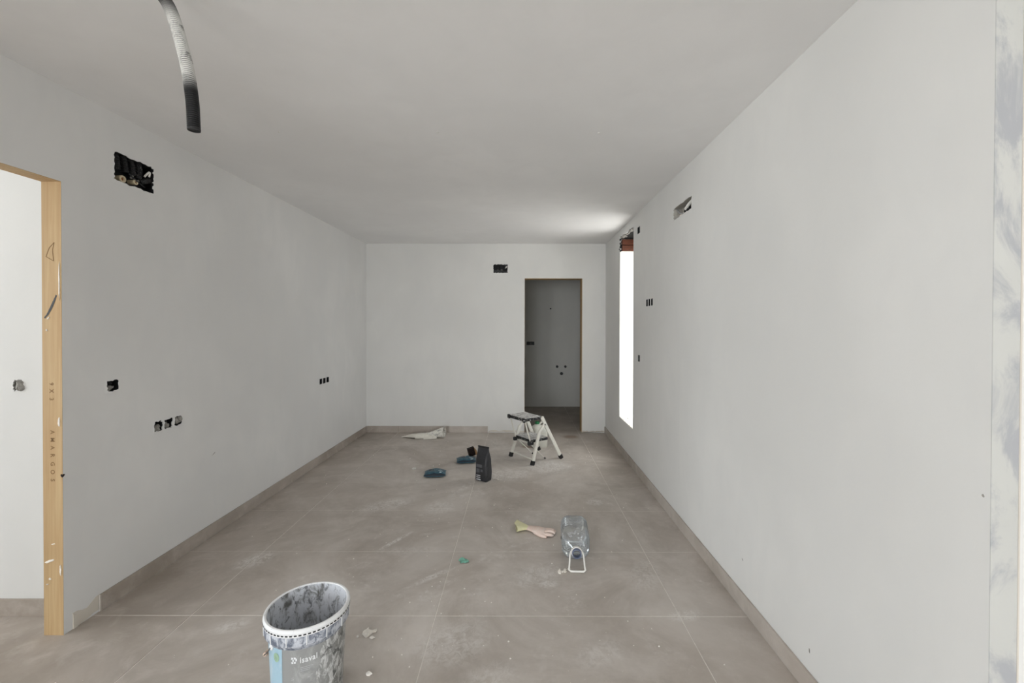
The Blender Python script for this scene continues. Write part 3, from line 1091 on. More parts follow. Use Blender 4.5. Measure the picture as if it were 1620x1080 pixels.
# capped water points and a lamp hole in the small room
for (x, z, r_, lab) in ((0.662, 0.707, 0.022, 'left of two capped water pipes side by side on the shaded wall'), (0.807, 0.707, 0.022, 'right of two capped water pipes side by side on the shaded wall'),
                        (0.740, 0.585, 0.027, 'lowest capped drain pipe on the shaded wall of the small room'), (0.545, 1.725, 0.014, 'small dark hole with a cable high on the shaded wall')):
    rings = [[(x + q * math.cos(2 * PI * k / 16), YB + d, z + q * math.sin(2 * PI * k / 16)) for k in range(16)] for q, d in ((r_, 0.002), (r_, -0.022), (r_ * 0.8, -0.026), (r_ * 0.6, -0.026), (r_ * 0.55, -0.018))]
    o = MB().loft(rings, True, True).build('pipe_stub', 'black_plastic', at=(x, YB, z))
    tag(o, lab, 'pipe stub')

# ------------------------------------------------------------------ conduit hanging from the ceiling
CX, CY = -0.966, 1.28
hp = []
top = Vector((-1.135, 1.30, ZC + 0.01))
ctrl = [top, Vector((-1.115, 1.30, 2.46)), Vector((-1.045, 1.29, 2.37)), Vector((-0.995, 1.283, 2.22)), Vector((-0.972, 1.28, 2.10)), Vector((-0.966, 1.28, 2.003))]


def catmull(P, n=14):
    P = [P[0] * 2 - P[1]] + P + [P[-1] * 2 - P[-2]]
    out = []
    for i in range(1, len(P) - 2):
        for k in range(n):
            t = k / n
            a, b, c, d = P[i - 1], P[i], P[i + 1], P[i + 2]
            out.append(0.5 * ((2 * b) + (c - a) * t + (2 * a - 5 * b + 4 * c - d) * t * t + (3 * b - a - 3 * c + d) * t ** 3))
    out.append(P[-2])
    return out


con = thing('hanging_conduit', (CX, CY, 2.003), 'black corrugated conduit smeared with plaster hanging from the ceiling', 'conduit')
path = catmull(ctrl)
pipe = corr(path, 0.0158, 0.0062, 0.085, 16).build('corrugated_pipe', 'conduit_plastic', con, smooth=False)
pipe.data.materials.append(MATS['black_plastic'])          # plaster sits on the ridges, the grooves stay black
for pi_, pg in enumerate(pipe.data.polygons):
    pg.material_index = 0 if ((pi_ // 16) % 4) in (0, 1, 3) else 1
MB().lathe([(0.0, 0.004), (0.0125, 0.004), (0.0130, -0.0015), (0.0168, -0.0015), (0.0168, 0.003)], 16, (CX, CY, 2.002)).build('cut_end', 'black_soft', con)

# ------------------------------------------------------------------ plaster bucket
BX, BY = -0.800, 1.625
view = math.atan2(-BY, -BX)          # direction from the bucket to where the photographer stands
RIM_Z = 0.368
bk = thing('plaster_bucket', (BX, BY, 0.0), 'grey plastic paint bucket caked with plaster standing open in the foreground', 'bucket')


def brad(z):
    return 0.118 + (0.1335 - 0.118) * z / 0.300


MB().lathe([(0.0, 0.0015), (0.112, 0.0015), (0.118, 0.006), (brad(0.15), 0.15), (brad(0.30), 0.300), (0.132, 0.302), (0.129, 0.300), (0.114, 0.012), (0.0, 0.012)], 56, (BX, BY, 0)).build('body', 'bucket_label', bk, smooth=True)
MB().lathe([(0.1125, 0.014), (0.129, 0.300), (0.1362, RIM_Z - 0.003), (0.1375, RIM_Z - 0.003), (0.1320, 0.300), (0.1145, 0.014)], 56, (BX, BY, 0)).build('inner_wall', 'bucket_inside', bk, smooth=True)
MB().lathe([(0.0, 0.016), (0.113, 0.016), (0.113, 0.013), (0.0, 0.013)], 40, (BX, BY, 0)).build('dried_plaster', 'bucket_inside', bk)
collar = MB().lathe([(0.1345, 0.292), (0.1375, 0.300), (0.1450, 0.308), (0.1460, 0.312), (0.1472, RIM_Z - 0.024), (0.1465, RIM_Z - 0.022), (0.1355, RIM_Z - 0.022)], 56, (BX, BY, 0)).build('collar', 'bucket_collar', bk, smooth=True)
MB().lathe([(0.1355, RIM_Z - 0.024), (0.1480, RIM_Z - 0.024), (0.1482, RIM_Z - 0.012), (0.1492, RIM_Z - 0.010), (0.1475, RIM_Z - 0.003), (0.1440, RIM_Z), (0.1390, RIM_Z), (0.1365, RIM_Z - 0.003)], 56, (BX, BY, 0)).build('rim', 'bucket_rim', bk, smooth=True)
for k in range(14):          # stiffening ribs of the collar
    a = 2 * PI * k / 14 + 0.2
    ca, sa = math.cos(a), math.sin(a)
    w = 0.0016
    p = []
    for (r_, z) in ((0.1462, 0.311), (0.1474, RIM_Z - 0.025)):
        for (dr, dw) in ((-0.002, -w), (0.0016, -w), (0.0016, w), (-0.002, w)):
            p.append((BX + (r_ + dr) * ca - dw * sa, BY + (r_ + dr) * sa + dw * ca, z))
    MB().hexa(p).build('rib', 'bucket_rim', collar)
mm = MB()
for k in range(62):          # tear-strip slots under the rim
    a0 = 2 * PI * k / 62
    a1 = a0 + 2 * PI / 62 * 0.62
    ring = []
    for (r_, z) in ((0.1478, RIM_Z - 0.0200), (0.1488, RIM_Z - 0.0200), (0.1488, RIM_Z - 0.0155), (0.1478, RIM_Z - 0.0155)):
        ring.append([(BX + r_ * math.cos(a), BY + r_ * math.sin(a), z) for a in (a0, (a0 + a1) / 2, a1)])
    mm.loft([list(x) for x in zip(*ring)], True, True)
o = mm.build('tear_strip_slots', 'slot_black', bk)
o['kind'] = 'stuff'


def wrap(s, z, eps):
    """s metres to the right round the bucket, seen from the front"""
    a = view + s / brad(z)
    r_ = brad(z) + eps
    return (BX + r_ * math.cos(a), BY + r_ * math.sin(a), z)


def band(s0, s1, z0, z1, eps, name, mat, parent, n=14, nz=4, edge=None):
    rings, back = [], []
    for j in range(nz + 1):
        z = z0 + (z1 - z0) * j / nz
        e0 = edge(z) if edge else 0
        rings.append([wrap(s0 + e0 + (s1 - s0 - e0) * i / n, z, eps) for i in range(n + 1)])
    mm_ = MB()
    mm_.loft(rings, closed=False)
    return mm_.build(name, mat, parent, smooth=True)


band(-0.168, -0.088, 0.012, 0.294, 0.0008, 'blue_stripe', 'bucket_blue', bk)
band(0.012, 0.230, 0.012, 0.294, 0.0008, 'scraped_label', 'label_scraped', bk, 20, 8, lambda z: max(0.0, (z - 0.10) * 0.20) + 0.006 * math.sin(z * 90))


def wrap_text(txt, size, s0, z0, mat, name, parent, slant=0.0, spacing=1.0):
    vs, fs = text_polys(txt, size, spacing, 0.0006)
    q = [wrap(s0 + x * 0.78, z0 + y + slant * x, 0.0016) for x, y, _ in vs]
    return MB().add(q, fs).build(name, mat, parent)


def wrap_quad(pts, mat, name, parent, eps=0.0015):
    return MB().add([wrap(s, z, eps) for s, z in pts], [tuple(range(len(pts)))]).build(name, mat, parent)


wrap_text('isaval', 0.030, -0.0265, 0.243, 'white_print', 'brand_lettering', bk, 0, 1.12)
mm = MB()
for (a, z, w, h) in ((-0.052, 0.2585, 0.0065, 0.0075), (-0.0435, 0.2585, 0.0065, 0.0075), (-0.0485, 0.2505, 0.0055, 0.0065), (-0.0385, 0.2515, 0.0050, 0.0100), (-0.051, 0.2430, 0.0065, 0.0065), (-0.0430, 0.2430, 0.0060, 0.0065)):
    pts = [(a - w * 0.5, z), (a + w * 0.5, z), (a + w * 0.72, z + h * 0.5), (a + w * 0.5, z + h), (a - w * 0.5, z + h), (a - w * 0.25, z + h * 0.5)]
    o_ = [wrap(s, zz, 0.0016) for s, zz in pts]
    mm.add(o_, [tuple(range(6))])
mm.build('brand_emblem', 'white_print', bk)
for k, (z, w) in enumerate(((0.224, 0.040), (0.218, 0.034), (0.212, 0.030))):
    wrap_quad([(-0.024, z), (-0.024 + w, z), (-0.024 + w, z + 0.0016), (-0.024, z + 0.0016)], 'grey_text', 'small_print', bk)
wrap_quad([(-0.054, 0.190), (0.014, 0.190), (0.014, 0.1912), (-0.054, 0.1912)], 'grey_text', 'small_print', bk)
wrap_quad([(-0.054, 0.183), (0.006, 0.183), (0.006, 0.1848), (-0.054, 0.1848)], 'grey_text', 'small_print', bk)
# round green emblem near the handle ear, ear and bail handle
mm = MB()
ea = -0.113
mm.add([wrap(ea + 0.013 * math.cos(2 * PI * k / 20), 0.258 + 0.017 * math.sin(2 * PI * k / 20), 0.0016) for k in range(20)], [tuple(range(20))])
mm.build('round_emblem', 'green_emblem', bk)
ear_a = view + (-0.137) / brad(0.28)


def ear(a, nm='handle_ear'):
    c = Vector((BX + 0.134 * math.cos(a), BY + 0.134 * math.sin(a), 0.288))
    n_ = Vector((math.cos(a), math.sin(a), 0)); t_ = Vector((-math.sin(a), math.cos(a), 0)); z_ = Vector((0, 0, 1))
    rings = [[c + n_ * d + t_ * q * math.cos(2 * PI * k / 14) + z_ * q * math.sin(2 * PI * k / 14) for k in range(14)] for q, d in ((0.010, -0.004), (0.010, 0.003), (0.008, 0.005), (0.003, 0.005))]
    return MB().loft(rings, True, True).build(nm, 'bucket_rim', bk, smooth=True)


ear(ear_a)
ear(ear_a + PI)
bp = []
NB = 40
for k in range(NB + 1):
    t = k / NB
    a = ear_a - PI * t
    bp.append((BX + (0.140 + 0.010 * math.sin(PI * t)) * math.cos(a), BY + (0.140 + 0.010 * math.sin(PI * t)) * math.sin(a), 0.288 - 0.115 * math.sin(PI * t) ** 0.8))
MB().tube(bp, 0.0022, 8).build('bail_wire', 'steel', bk, smooth=True)
MB().tube(bp[9:22], [0.0065] + [0.0085] * 11 + [0.0065], 12).build('hand_grip', 'pink_grip', bk, smooth=True)

# ------------------------------------------------------------------ step stool
stool = thing('step_stool', (0.175, 4.648, 0.0), 'white folding two-step stool with black plaster-spattered treads', 'step stool', rz=math.atan2(0.6, 0.8), local=True)


def P3(u, v, z):
    return (u, v, z)


for s, ft, bd, pv, lk in ((-1, 0.188, 0.180, 0.176, 0.145), (1, 0.188, 0.160, 0.146, 0.105)):
    # rear leg up to the platform
    MB().bar((0.192, s * 0.188, 0.030), (-0.050, s * (pv - 0.012), 0.472), 0.034, 0.018, (1, 0, 0.5)).build('rear_leg', 'white_enamel', stool)
    MB().bar((0.205, s * 0.1895, 0.0015), (0.186, s * 0.1875, 0.042), 0.040, 0.026, (1, 0, 0.5)).build('foot_cap', 'black_plastic', stool)
    # front leg, bent near the pivot
    fl = MB()
    fl.bar((-0.186, s * 0.188, 0.030), (-0.096, s * bd, 0.330), 0.032, 0.017, (1, 0, -0.3))
    fl.bar((-0.098, s * bd, 0.322), (-0.024, s * pv, 0.398), 0.026, 0.012, (1, 0, -0.6))
    fl.build('front_leg', 'white_enamel', stool)
    MB().bar((-0.196, s * 0.1885, 0.0015), (-0.182, s * 0.1875, 0.044), 0.039, 0.025, (1, 0, -0.3)).build('foot_cap', 'black_plastic', stool)
    # pivot bolt
    MB().tube([(-0.018, s * (pv - 0.026), 0.392), (-0.018, s * (pv + 0.012), 0.392)], 0.008, 10).build('pivot_bolt', 'steel', stool)
    # link rod platform - lower step
    MB().tube([(-0.255, s * lk, 0.452), (-0.225, s * lk, 0.345), (-0.184, s * lk, 0.232)], 0.0075, 8).build('link_rod', 'white_enamel', stool)
    # hinge bracket at the front of the lower step
    MB().cbox(-0.215, -0.150, s * lk - 0.016, s * lk + 0.016, 0.196, 0.232, 0.005).build('hinge_bracket', 'black_soft', stool)
    # thin wire brace under the lower step
    MB().tube([(-0.165, s * 0.105, 0.205), (-0.06, s * 0.105, 0.11), (0.040, s * 0.105, 0.016)], 0.0045, 8).build('wire_brace', 'white_enamel', stool)
    MB().tube([(0.034, s * 0.105, 0.021), (0.048, s * 0.105, 0.0085)], 0.008, 8).build('brace_tip', 'black_plastic', stool)
# platform
top_p = MB().cbox(-0.275, -0.045, -0.160, 0.124, 0.448, 0.478, 0.006).build('platform', 'spattered_black', stool)
MB().cbox(-0.268, -0.052, -0.152, 0.116, 0.476, 0.4815, 0.002).build('tread', 'spattered_tread', top_p)
for cy in (-0.150, 0.114):
    MB().cbox(-0.284, -0.262, cy - 0.018, cy + 0.018, 0.440, 0.484, 0.005).build('corner_block', 'spattered_black', top_p)
low = MB().cbox(-0.190, 0.040, -0.165, 0.122, 0.222, 0.250, 0.006).build('lower_step', 'spattered_black', stool)
MB().cbox(-0.182, 0.032, -0.156, 0.114, 0.248, 0.2535, 0.002).build('tread', 'spattered_tread', low)
MB().tube([(-0.180, -0.182, 0.055), (-0.180, 0.182, 0.055)], 0.0075, 8).build('crossbar', 'white_enamel', stool)
MB().tube([(-0.175, -0.150, 0.205), (-0.175, 0.110, 0.205)], 0.007, 8).build('crossbar', 'white_enamel', stool)
MB().tube([(-0.050, -0.160, 0.462), (-0.050, 0.130, 0.462)], 0.010, 8).build('crossbar', 'white_enamel', stool)


# ------------------------------------------------------------------ loft helper for rounded-rectangle bodies
def rrect(w, d, r, n=6):
    """rounded rectangle outline, counter clockwise"""
    out = []
    for (cx, cy, a0) in ((w / 2 - r, d / 2 - r, 0), (-w / 2 + r, d / 2 - r, PI / 2), (-w / 2 + r, -d / 2 + r, PI), (w / 2 - r, -d / 2 + r, 1.5 * PI)):
        for k in range(n):
            a = a0 + PI / 2 * k / (n - 1)
            out.append((cx + r * math.cos(a), cy + r * math.sin(a)))
    return out


# white jug behind the stool
JX_, JY_ = 0.232, 5.06
jug = thing('white_jug', (JX_, JY_, 0), 'milky white plastic jug with a green cap standing behind the step stool', 'jug', rz=0.35, local=True)
rings = []
for (w, d, r, z) in ((0.165, 0.125, 0.03, 0.0015), (0.182, 0.138, 0.035, 0.012), (0.184, 0.140, 0.035, 0.10), (0.182, 0.138, 0.035, 0.185), (0.165, 0.126, 0.04, 0.222), (0.120, 0.100, 0.04, 0.250), (0.060, 0.060, 0.029, 0.265), (0.046, 0.046, 0.0225, 0.270), (0.046, 0.046, 0.0225, 0.280)):
    ox = -0.025 * max(0, (z - 0.2) / 0.08)
    rings.append([(x + ox, y, z) for x, y in rrect(w, d, r)])
MB().loft(rings, True, True).build('body', 'milky_plastic', jug, smooth=True)
capm = MB().lathe([(0.0, 0.300), (0.022, 0.300), (0.0255, 0.296), (0.026, 0.272), (0.022, 0.272)], 24, (-0.025, 0, 0)).build('cap', 'green_cap', jug, smooth=True)
MB().tube([(-0.002, 0, 0.262), (0.035, 0, 0.292), (0.068, 0, 0.282), (0.082, 0, 0.235), (0.080, 0, 0.20)], [0.011, 0.012, 0.012, 0.012, 0.011], 10).build('handle', 'milky_plastic', jug, smooth=True)

# ------------------------------------------------------------------ black standing bag
bag = thing('black_bag', (-0.330, 3.965, 0), 'black gusseted paper bag standing upright with white lettering at its foot', 'bag', rz=math.radians(-32), local=True)
rings = []
for (w, d, r, z, ox, oy) in ((0.120, 0.080, 0.012, 0.0015, 0, 0), (0.132, 0.090, 0.014, 0.012, 0, 0), (0.134, 0.094, 0.020, 0.08, 0.001, 0), (0.132, 0.092, 0.022, 0.15, 0.001, 0.0), (0.130, 0.084, 0.020, 0.195, 0.0, 0.0),
                             (0.124, 0.060, 0.014, 0.235, -0.003, 0.004), (0.121, 0.032, 0.008, 0.260, -0.006, 0.008), (0.120, 0.008, 0.003, 0.290, -0.008, 0.012), (0.120, 0.003, 0.0012, 0.298, -0.009, 0.012)):
    rings.append([(x + ox + 0.0015 * math.sin(z * 70 + x * 40), y + oy + 0.002 * math.sin(z * 55 + x * 60), z) for x, y in rrect(w, d, r, 5)])
MB().loft(rings, True, True).build('paper_body', 'bag_black', bag, smooth=True)
MB().cbox(-0.071, 0.053, 0.0085, 0.0155, 0.294, 0.309, 0.001).build('top_seal', 'black_soft', bag)


def flat_front(pts, y):
    return [(x, y, z) for x, z in pts]


def sheet(quads, y, name, mat, parent):
    mm_ = MB()
    for (x0, x1, z0, z1) in quads:
        mm_.add([(x0, y, z0), (x1, y, z0), (x1, y, z1), (x0, y, z1)], [(0, 1, 2, 3)])
    return mm_.build(name, mat, parent)


yf = -0.0482
pv = [(-0.050, 0.002, 0.128, 0.150), (-0.050, -0.020, 0.082, 0.112)]
simple('bag_panel', (92, 93, 97), 0.5)
sheet([(-0.046, 0.018, 0.128, 0.156), (-0.046, -0.010, 0.080, 0.116), (0.002, 0.026, 0.090, 0.112)], yf, 'printed_panel', 'bag_panel', bag)
rr = random.Random(5)
qs = []
for (z, n_, h) in ((0.050, 8, 0.008), (0.033, 7, 0.008), (0.012, 9, 0.011)):
    x = -0.046
    for k in range(n_):
        w = rr.uniform(0.0035, 0.0060)
        qs.append((x, x + w, z + rr.uniform(0, 0.0012), z + h - rr.uniform(0, 0.002)))
        x += w + 0.0011
sheet(qs, yf - 0.0004, 'printed_lines', 'white_print', bag)

# ------------------------------------------------------------------ teal packets
def packet(loc, rz, label, seed, w=0.205, d=0.150, h=0.050):
    root = thing('foil_packet', loc, label, 'packet', 'teal foil packets on the floor', rz, True)
    NX, NY = 16, 12
    top, bot = [], []
    for j in range(NY + 1):
        rt, rb = [], []
        for i in range(NX + 1):
            a, b = i / NX * 2 - 1, j / NY * 2 - 1
            puff = max(0.0, (1 - abs(a) ** 3.2)) ** 0.75 * max(0.0, (1 - abs(b) ** 3.0)) ** 0.75
            nz = mnoise.noise(Vector((a * 2.3 + seed, b * 2.3, seed * 0.7)))
            shrink = 1 - 0.07 * (abs(a) ** 2) * (1 - abs(b)) - 0.02 * nz
            x, y = a * w / 2 * (1 - 0.05 * (1 - b * b) * abs(a)), b * d / 2 * shrink
            zt = 0.012 + h * puff * (0.85 + 0.35 * nz) + 0.010 * abs(a) ** 6
            zb = 0.0115 - 0.010 * puff ** 0.5 + 0.010 * abs(a) ** 6
            rt.append((x, y, zt))
            rb.append((x, y, min(zb, zt - 0.0008)))
        top.append(rt)
        bot.append(rb)
    mm_ = MB()
    o = 0
    mm_.loft(top, closed=False)
    mm_.loft([list(reversed(r_)) for r_ in bot], closed=False)
    rim_t = [top[0][i] for i in range(NX + 1)] + [top[j][NX] for j in range(1, NY + 1)] + [top[NY][i] for i in range(NX - 1, -1, -1)] + [top[j][0] for j in range(NY - 1, 0, -1)]
    rim_b = [bot[0][i] for i in range(NX + 1)] + [bot[j][NX] for j in range(1, NY + 1)] + [bot[NY][i] for i in range(NX - 1, -1, -1)] + [bot[j][0] for j in range(NY - 1, 0, -1)]
    mm_.loft([rim_b, rim_t])
    mm_.build('foil_bag', 'teal_foil', root, smooth=True)

    def surf(a, b):
        puff = max(0.0, (1 - abs(a) ** 3.2)) ** 0.75 * max(0.0, (1 - abs(b) ** 3.0)) ** 0.75
        nz = mnoise.noise(Vector((a * 2.3 + seed, b * 2.3, seed * 0.7)))
        shrink = 1 - 0.07 * (abs(a) ** 2) * (1 - abs(b)) - 0.02 * nz
        return (a * w / 2 * (1 - 0.05 * (1 - b * b) * abs(a)), b * d / 2 * shrink, 0.012 + h * puff * (0.85 + 0.35 * nz) + 0.010 * abs(a) ** 6 + 0.0016)
    def patch(a0, a1, b0, b1, name, mat, n=6):
        mm2 = MB()
        mm2.loft([[surf(a0 + (a1 - a0) * i / n, b0 + (b1 - b0) * j / n) for i in range(n + 1)] for j in range(n + 1)], closed=False)
        return mm2.build(name, mat, root)
    patch(-0.97, 0.92, -0.985, -0.80, 'dark_seam', 'navy_print')
    patch(0.30, 0.70, -0.50, -0.36, 'printed_lettering', 'pale_print')
    patch(0.42, 0.62, -0.74, -0.62, 'printed_lettering', 'pale_print')
    patch(-0.55, -0.10, -0.2, 0.3, 'printed_panel', 'navy_print')
    return root


packet((-0.800, 4.085, 0.0005), 0.12, 'plump teal foil packet lying alone on the tiles left of the black bag', 1.3)
packet((-0.555, 4.500, 0.0005), 0.16, 'flatter teal foil packet lying partly behind the black bag', 4.1, 0.205, 0.160, 0.044)

# little open carton behind the packet
ct = thing('small_carton', (-0.505, 4.700, 0.0), 'small tan carton with a dark open end behind the teal packet and black bag', 'carton', rz=math.radians(20), local=True)
Mt = Matrix.Translation((0, 0, 0.0)) @ Matrix.Rotation(math.radians(-14), 4, 'Y')
w_, d_, h_ = 0.066, 0.055, 0.095
sh = MB()
for (x0, x1, y0, y1) in ((-0.004, 0.0, 0, d_), (w_, w_ + 0.003, 0, d_), (0, w_, d_ - 0.003, d_)):
    sh.box(x0 - 0.04, x1 - 0.04, y0 - d_ / 2, y1 - d_ / 2, 0.012, h_, Mt)
sh.box(-0.04, w_ - 0.04, -d_ / 2, d_ / 2, 0.0115, 0.015, Mt)
sh.build('carton_wall', 'brown_dark', ct)
MB().box(-0.039, w_ - 0.041, -0.010, 0.022, 0.016, h_ - 0.004, Mt).build('dark_inside', 'brown_dark', ct)
MB().add([tuple(Mt @ Vector(p)) for p in ((w_ - 0.040, -d_ / 2, 0.012), (w_ - 0.028, -d_ / 2 - 0.045, 0.016), (w_ - 0.030, -d_ / 2 - 0.040, h_ - 0.02), (w_ - 0.040, -d_ / 2, h_))] +
         [tuple(Mt @ Vector(p)) for p in ((w_ - 0.038, -d_ / 2, 0.012), (w_ - 0.026, -d_ / 2 - 0.045, 0.016), (w_ - 0.028, -d_ / 2 - 0.040, h_ - 0.02), (w_ - 0.038, -d_ / 2, h_))],
         [(0, 1, 2, 3), (7, 6, 5, 4), (0, 4, 5, 1), (1, 5, 6, 2), (2, 6, 7, 3), (3, 7, 4, 0)]).build('flap', 'tan_card', ct)

# ------------------------------------------------------------------ crumpled paper sack by the far wall
ps = thing('paper_sack', (-1.20, 5.47, 0.0), 'torn off-white paper sack with faint print crumpled below the far wall', 'paper sack')
# open tapering roll on the right
rings, rin = [], []
NS = 22
for i in range(9):
    t = i / 8
    c = Vector((-1.17 + 0.215 * t, 5.47 - 0.01 * t, 0.030 + 0.042 * t))
    ry, rz_ = 0.030 + 0.030 * t, 0.026 + 0.044 * t
    rings.append([c + Vector((0.010 * math.cos(2 * PI * k / NS) * t, ry * math.cos(2 * PI * k / NS) * (1 + 0.08 * math.sin(5 * 2 * PI * k / NS + t * 2)), max(-c.z + 0.0015, rz_ * math.sin(2 * PI * k / NS)))) for k in range(NS)])
inner = [[p.lerp(sum(r_, Vector()) / NS, 0.06) for p in r_] for r_ in rings]
MB().loft(rings + list(reversed(inner))).build('rolled_end', 'paper_print', ps, smooth=True)


def crumple_sheet(outline_fn, nx, ny, name, mat, parent, th=0.0012):
    rows_ = [[outline_fn(i / nx, j / ny) for i in range(nx + 1)] for j in range(ny + 1)]
    up = [[(p[0], p[1], p[2] + th) for p in r_] for r_ in rows_]
    mm_ = MB()
    mm_.loft(up, closed=False)
    mm_.loft([list(reversed(r_)) for r_ in rows_], closed=False)
    rt = up[0] + [r_[-1] for r_ in up[1:]] + list(reversed(up[-1][:-1])) + [r_[0] for r_ in reversed(up[1:-1])]
    rb = rows_[0] + [r_[-1] for r_ in rows_[1:]] + list(reversed(rows_[-1][:-1])) + [r_[0] for r_ in reversed(rows_[1:-1])]
    mm_.loft([rb, rt])
    return mm_.build(name, mat, parent)


def f1(a, b):
    x = -1.50 + 0.37 * a
    half = 0.012 + 0.085 * min(1, a * 1.6)
    y = 5.475 + (b - 0.5) * 2 * half + 0.01 * math.sin(a * 9)
    z = 0.003 + 0.048 * math.sin(min(1.0, a * 1.25) * PI / 2) * math.sin(PI * min(1, max(0, b * 0.75 + 0.12))) ** 1.2 + 0.010 * abs(mnoise.noise(Vector((a * 5, b * 4, 1.2))))
    return (x, y, max(0.002, z))


def f2(a, b):
    x = -1.20 + 0.16 * a
    y = 5.370 + 0.055 * b + 0.02 * a
    z = 0.003 + 0.030 * b + 0.010 * a * b + 0.006 * abs(mnoise.noise(Vector((a * 6, b * 6, 7.2))))
    return (x, y, z)


def f3(a, b):
    x = -1.31 + 0.14 * a
    y = 5.385 + 0.05 * b - 0.01 * math.sin(a * 5)
    z = 0.002 + 0.018 * b + 0.007 * abs(mnoise.noise(Vector((a * 6, b * 6, 3.2))))
    return (x, y, z)


crumple_sheet(f1, 14, 8, 'torn_flap', 'paper_plain', ps)
crumple_sheet(f2, 8, 4, 'torn_flap', 'paper_plain', ps)
crumple_sheet(f3, 8, 4, 'torn_flap', 'paper_plain', ps)

# ------------------------------------------------------------------ rubber glove
gl = thing('rubber_glove', (0.09, 2.97, 0.0), 'dirty pink household glove with a pale yellow cuff lying on the tiles', 'glove')


def gpath(pts, rads, flat, name, mat, cap=True, n=14):
    P = catmull([Vector(p) for p in pts], 6)
    R = []
    m_ = len(pts) - 1
    for i in range(len(P)):
        t = i / (len(P) - 1) * m_
        k = min(int(t), m_ - 1)
        R.append(rads[k] + (rads[k + 1] - rads[k]) * (t - k))
    return MB().tube(P, R, n, cap, flat, side=(0, 0, 1))


hand = MB()
palm = gpath([(0.050, 3.040, 0.016), (0.085, 3.022, 0.018), (0.120, 2.998, 0.021), (0.155, 2.975, 0.020), (0.180, 2.962, 0.017)], [0.027, 0.032, 0.042, 0.048, 0.042], 0.42, '', '')
hand.add(palm.v, palm.f)
for (pts, r_) in (([(0.160, 3.003, 0.018), (0.195, 3.004, 0.019), (0.225, 3.002, 0.016), (0.243, 2.999, 0.012)], 0.0115),
                  ([(0.165, 2.985, 0.020), (0.205, 2.983, 0.027), (0.235, 2.982, 0.022), (0.252, 2.982, 0.013)], 0.0120),
                  ([(0.165, 2.962, 0.020), (0.205, 2.958, 0.028), (0.232, 2.955, 0.022), (0.244, 2.953, 0.013)], 0.0125),
                  ([(0.160, 2.940, 0.017), (0.190, 2.930, 0.020), (0.215, 2.928, 0.018), (0.232, 2.932, 0.013)], 0.0115),
                  ([(0.105, 2.975, 0.014), (0.130, 2.945, 0.014), (0.160, 2.922, 0.013), (0.185, 2.912, 0.011)], 0.0125)):
    q = gpath(pts, [r_, r_ * 1.03, r_ * 0.98, r_ * 0.55], 0.95, '', '')
    hand.add(q.v, q.f)
hand.v = [(x, y - 0.042, z) for x, y, z in hand.v]
ho = hand.build('hand', 'glove_pink', gl, smooth=True)
rm = ho.modifiers.new('merge', 'REMESH')
rm.mode = 'VOXEL'
rm.voxel_size = 0.0028
rm.use_smooth_shade = True
sm = ho.modifiers.new('soften', 'SMOOTH')
sm.factor = 0.5
sm.iterations = 3
# cuff: flattened open tube flaring to the left
rings, rin = [], []
for i in range(9):
    t = i / 8
    c = Vector((0.062 - 0.092 * t, 2.994 + 0.026 * t - 0.01 * t * t, 0.017 + 0.006 * t))
    ry, rz_ = 0.026 + 0.060 * t ** 1.2, 0.0125 + 0.008 * t
    nn_ = 20
    ring = []
    for k in range(nn_):
        an = 2 * PI * k / nn_
        x = c.x - 0.018 * t * math.cos(an) + 0.004 * math.sin(3 * an) * t
        ring.append(Vector((x + 0.030 * t * max(0, math.cos(an)), c.y + ry * math.cos(an), max(0.0015, c.z + rz_ * math.sin(an) * (1 + 0.35 * t * math.cos(2 * an + 1))))))
    rings.append(ring)
inn = [[p.lerp(sum(r_, Vector()) / len(r_), 0.07) for p in r_] for r_ in rings]
MB().loft(rings + list(reversed(inn))).build('cuff', 'glove_yellow', gl, smooth=True)

# ------------------------------------------------------------------ clear water bottle lying on its side
wbt = thing('water_bottle', (0.352, 2.70, 0.0), 'big clear dusty plastic water bottle lying down with a white carry handle', 'bottle', rz=math.radians(-4), local=True)
# axis along local y, neck toward -y
W2 = 0.172
ax_z = W2 / 2 + 0.002
rings = []


def sect(y, w, h, r, dz=0.0):
    return [(x, y, ax_z + z + dz) for x, z in rrect(w, h, r, 7)]


prof = [(0.150, 0.120, 0.120, 0.045), (0.148, 0.150, 0.150, 0.05), (0.138, 0.166, 0.166, 0.05), (0.122, W2, W2, 0.05)]
for k in range(6):
    y = 0.108 - k * 0.020
    prof += [(y, W2, W2, 0.05), (y - 0.004, W2 - 0.014, W2 - 0.014, 0.046), (y - 0.009, W2 - 0.014, W2 - 0.014, 0.046), (y - 0.013, W2, W2, 0.05)]
prof += [(-0.030, W2, W2, 0.05), (-0.060, W2, W2, 0.055), (-0.090, W2 * 0.95, W2 * 0.95, 0.06), (-0.115, W2 * 0.82, W2 * 0.82, 0.062), (-0.135, W2 * 0.60, W2 * 0.60, 0.050), (-0.148, 0.064, 0.064, 0.0315), (-0.154, 0.054, 0.054, 0.0268), (-0.182, 0.052, 0.052, 0.0258)]
for (y, w, h, r) in prof:
    rings.append(sect(y, w, h, r))
MB().loft(rings, True, False).build('body', 'clear_plastic', wbt, smooth=True)


def ringy(y0, y1, ro, ri, name, mat, n=24):
    rr_ = []
    for (y, r_) in ((y0, ri), (y0, ro), (y1, ro), (y1, ri), (y0, ri)):
        rr_.append([(r_ * math.cos(2 * PI * k / n), y, ax_z + r_ * math.sin(2 * PI * k / n)) for k in range(n)])
    return MB().loft(rr_).build(name, mat, wbt, smooth=False)


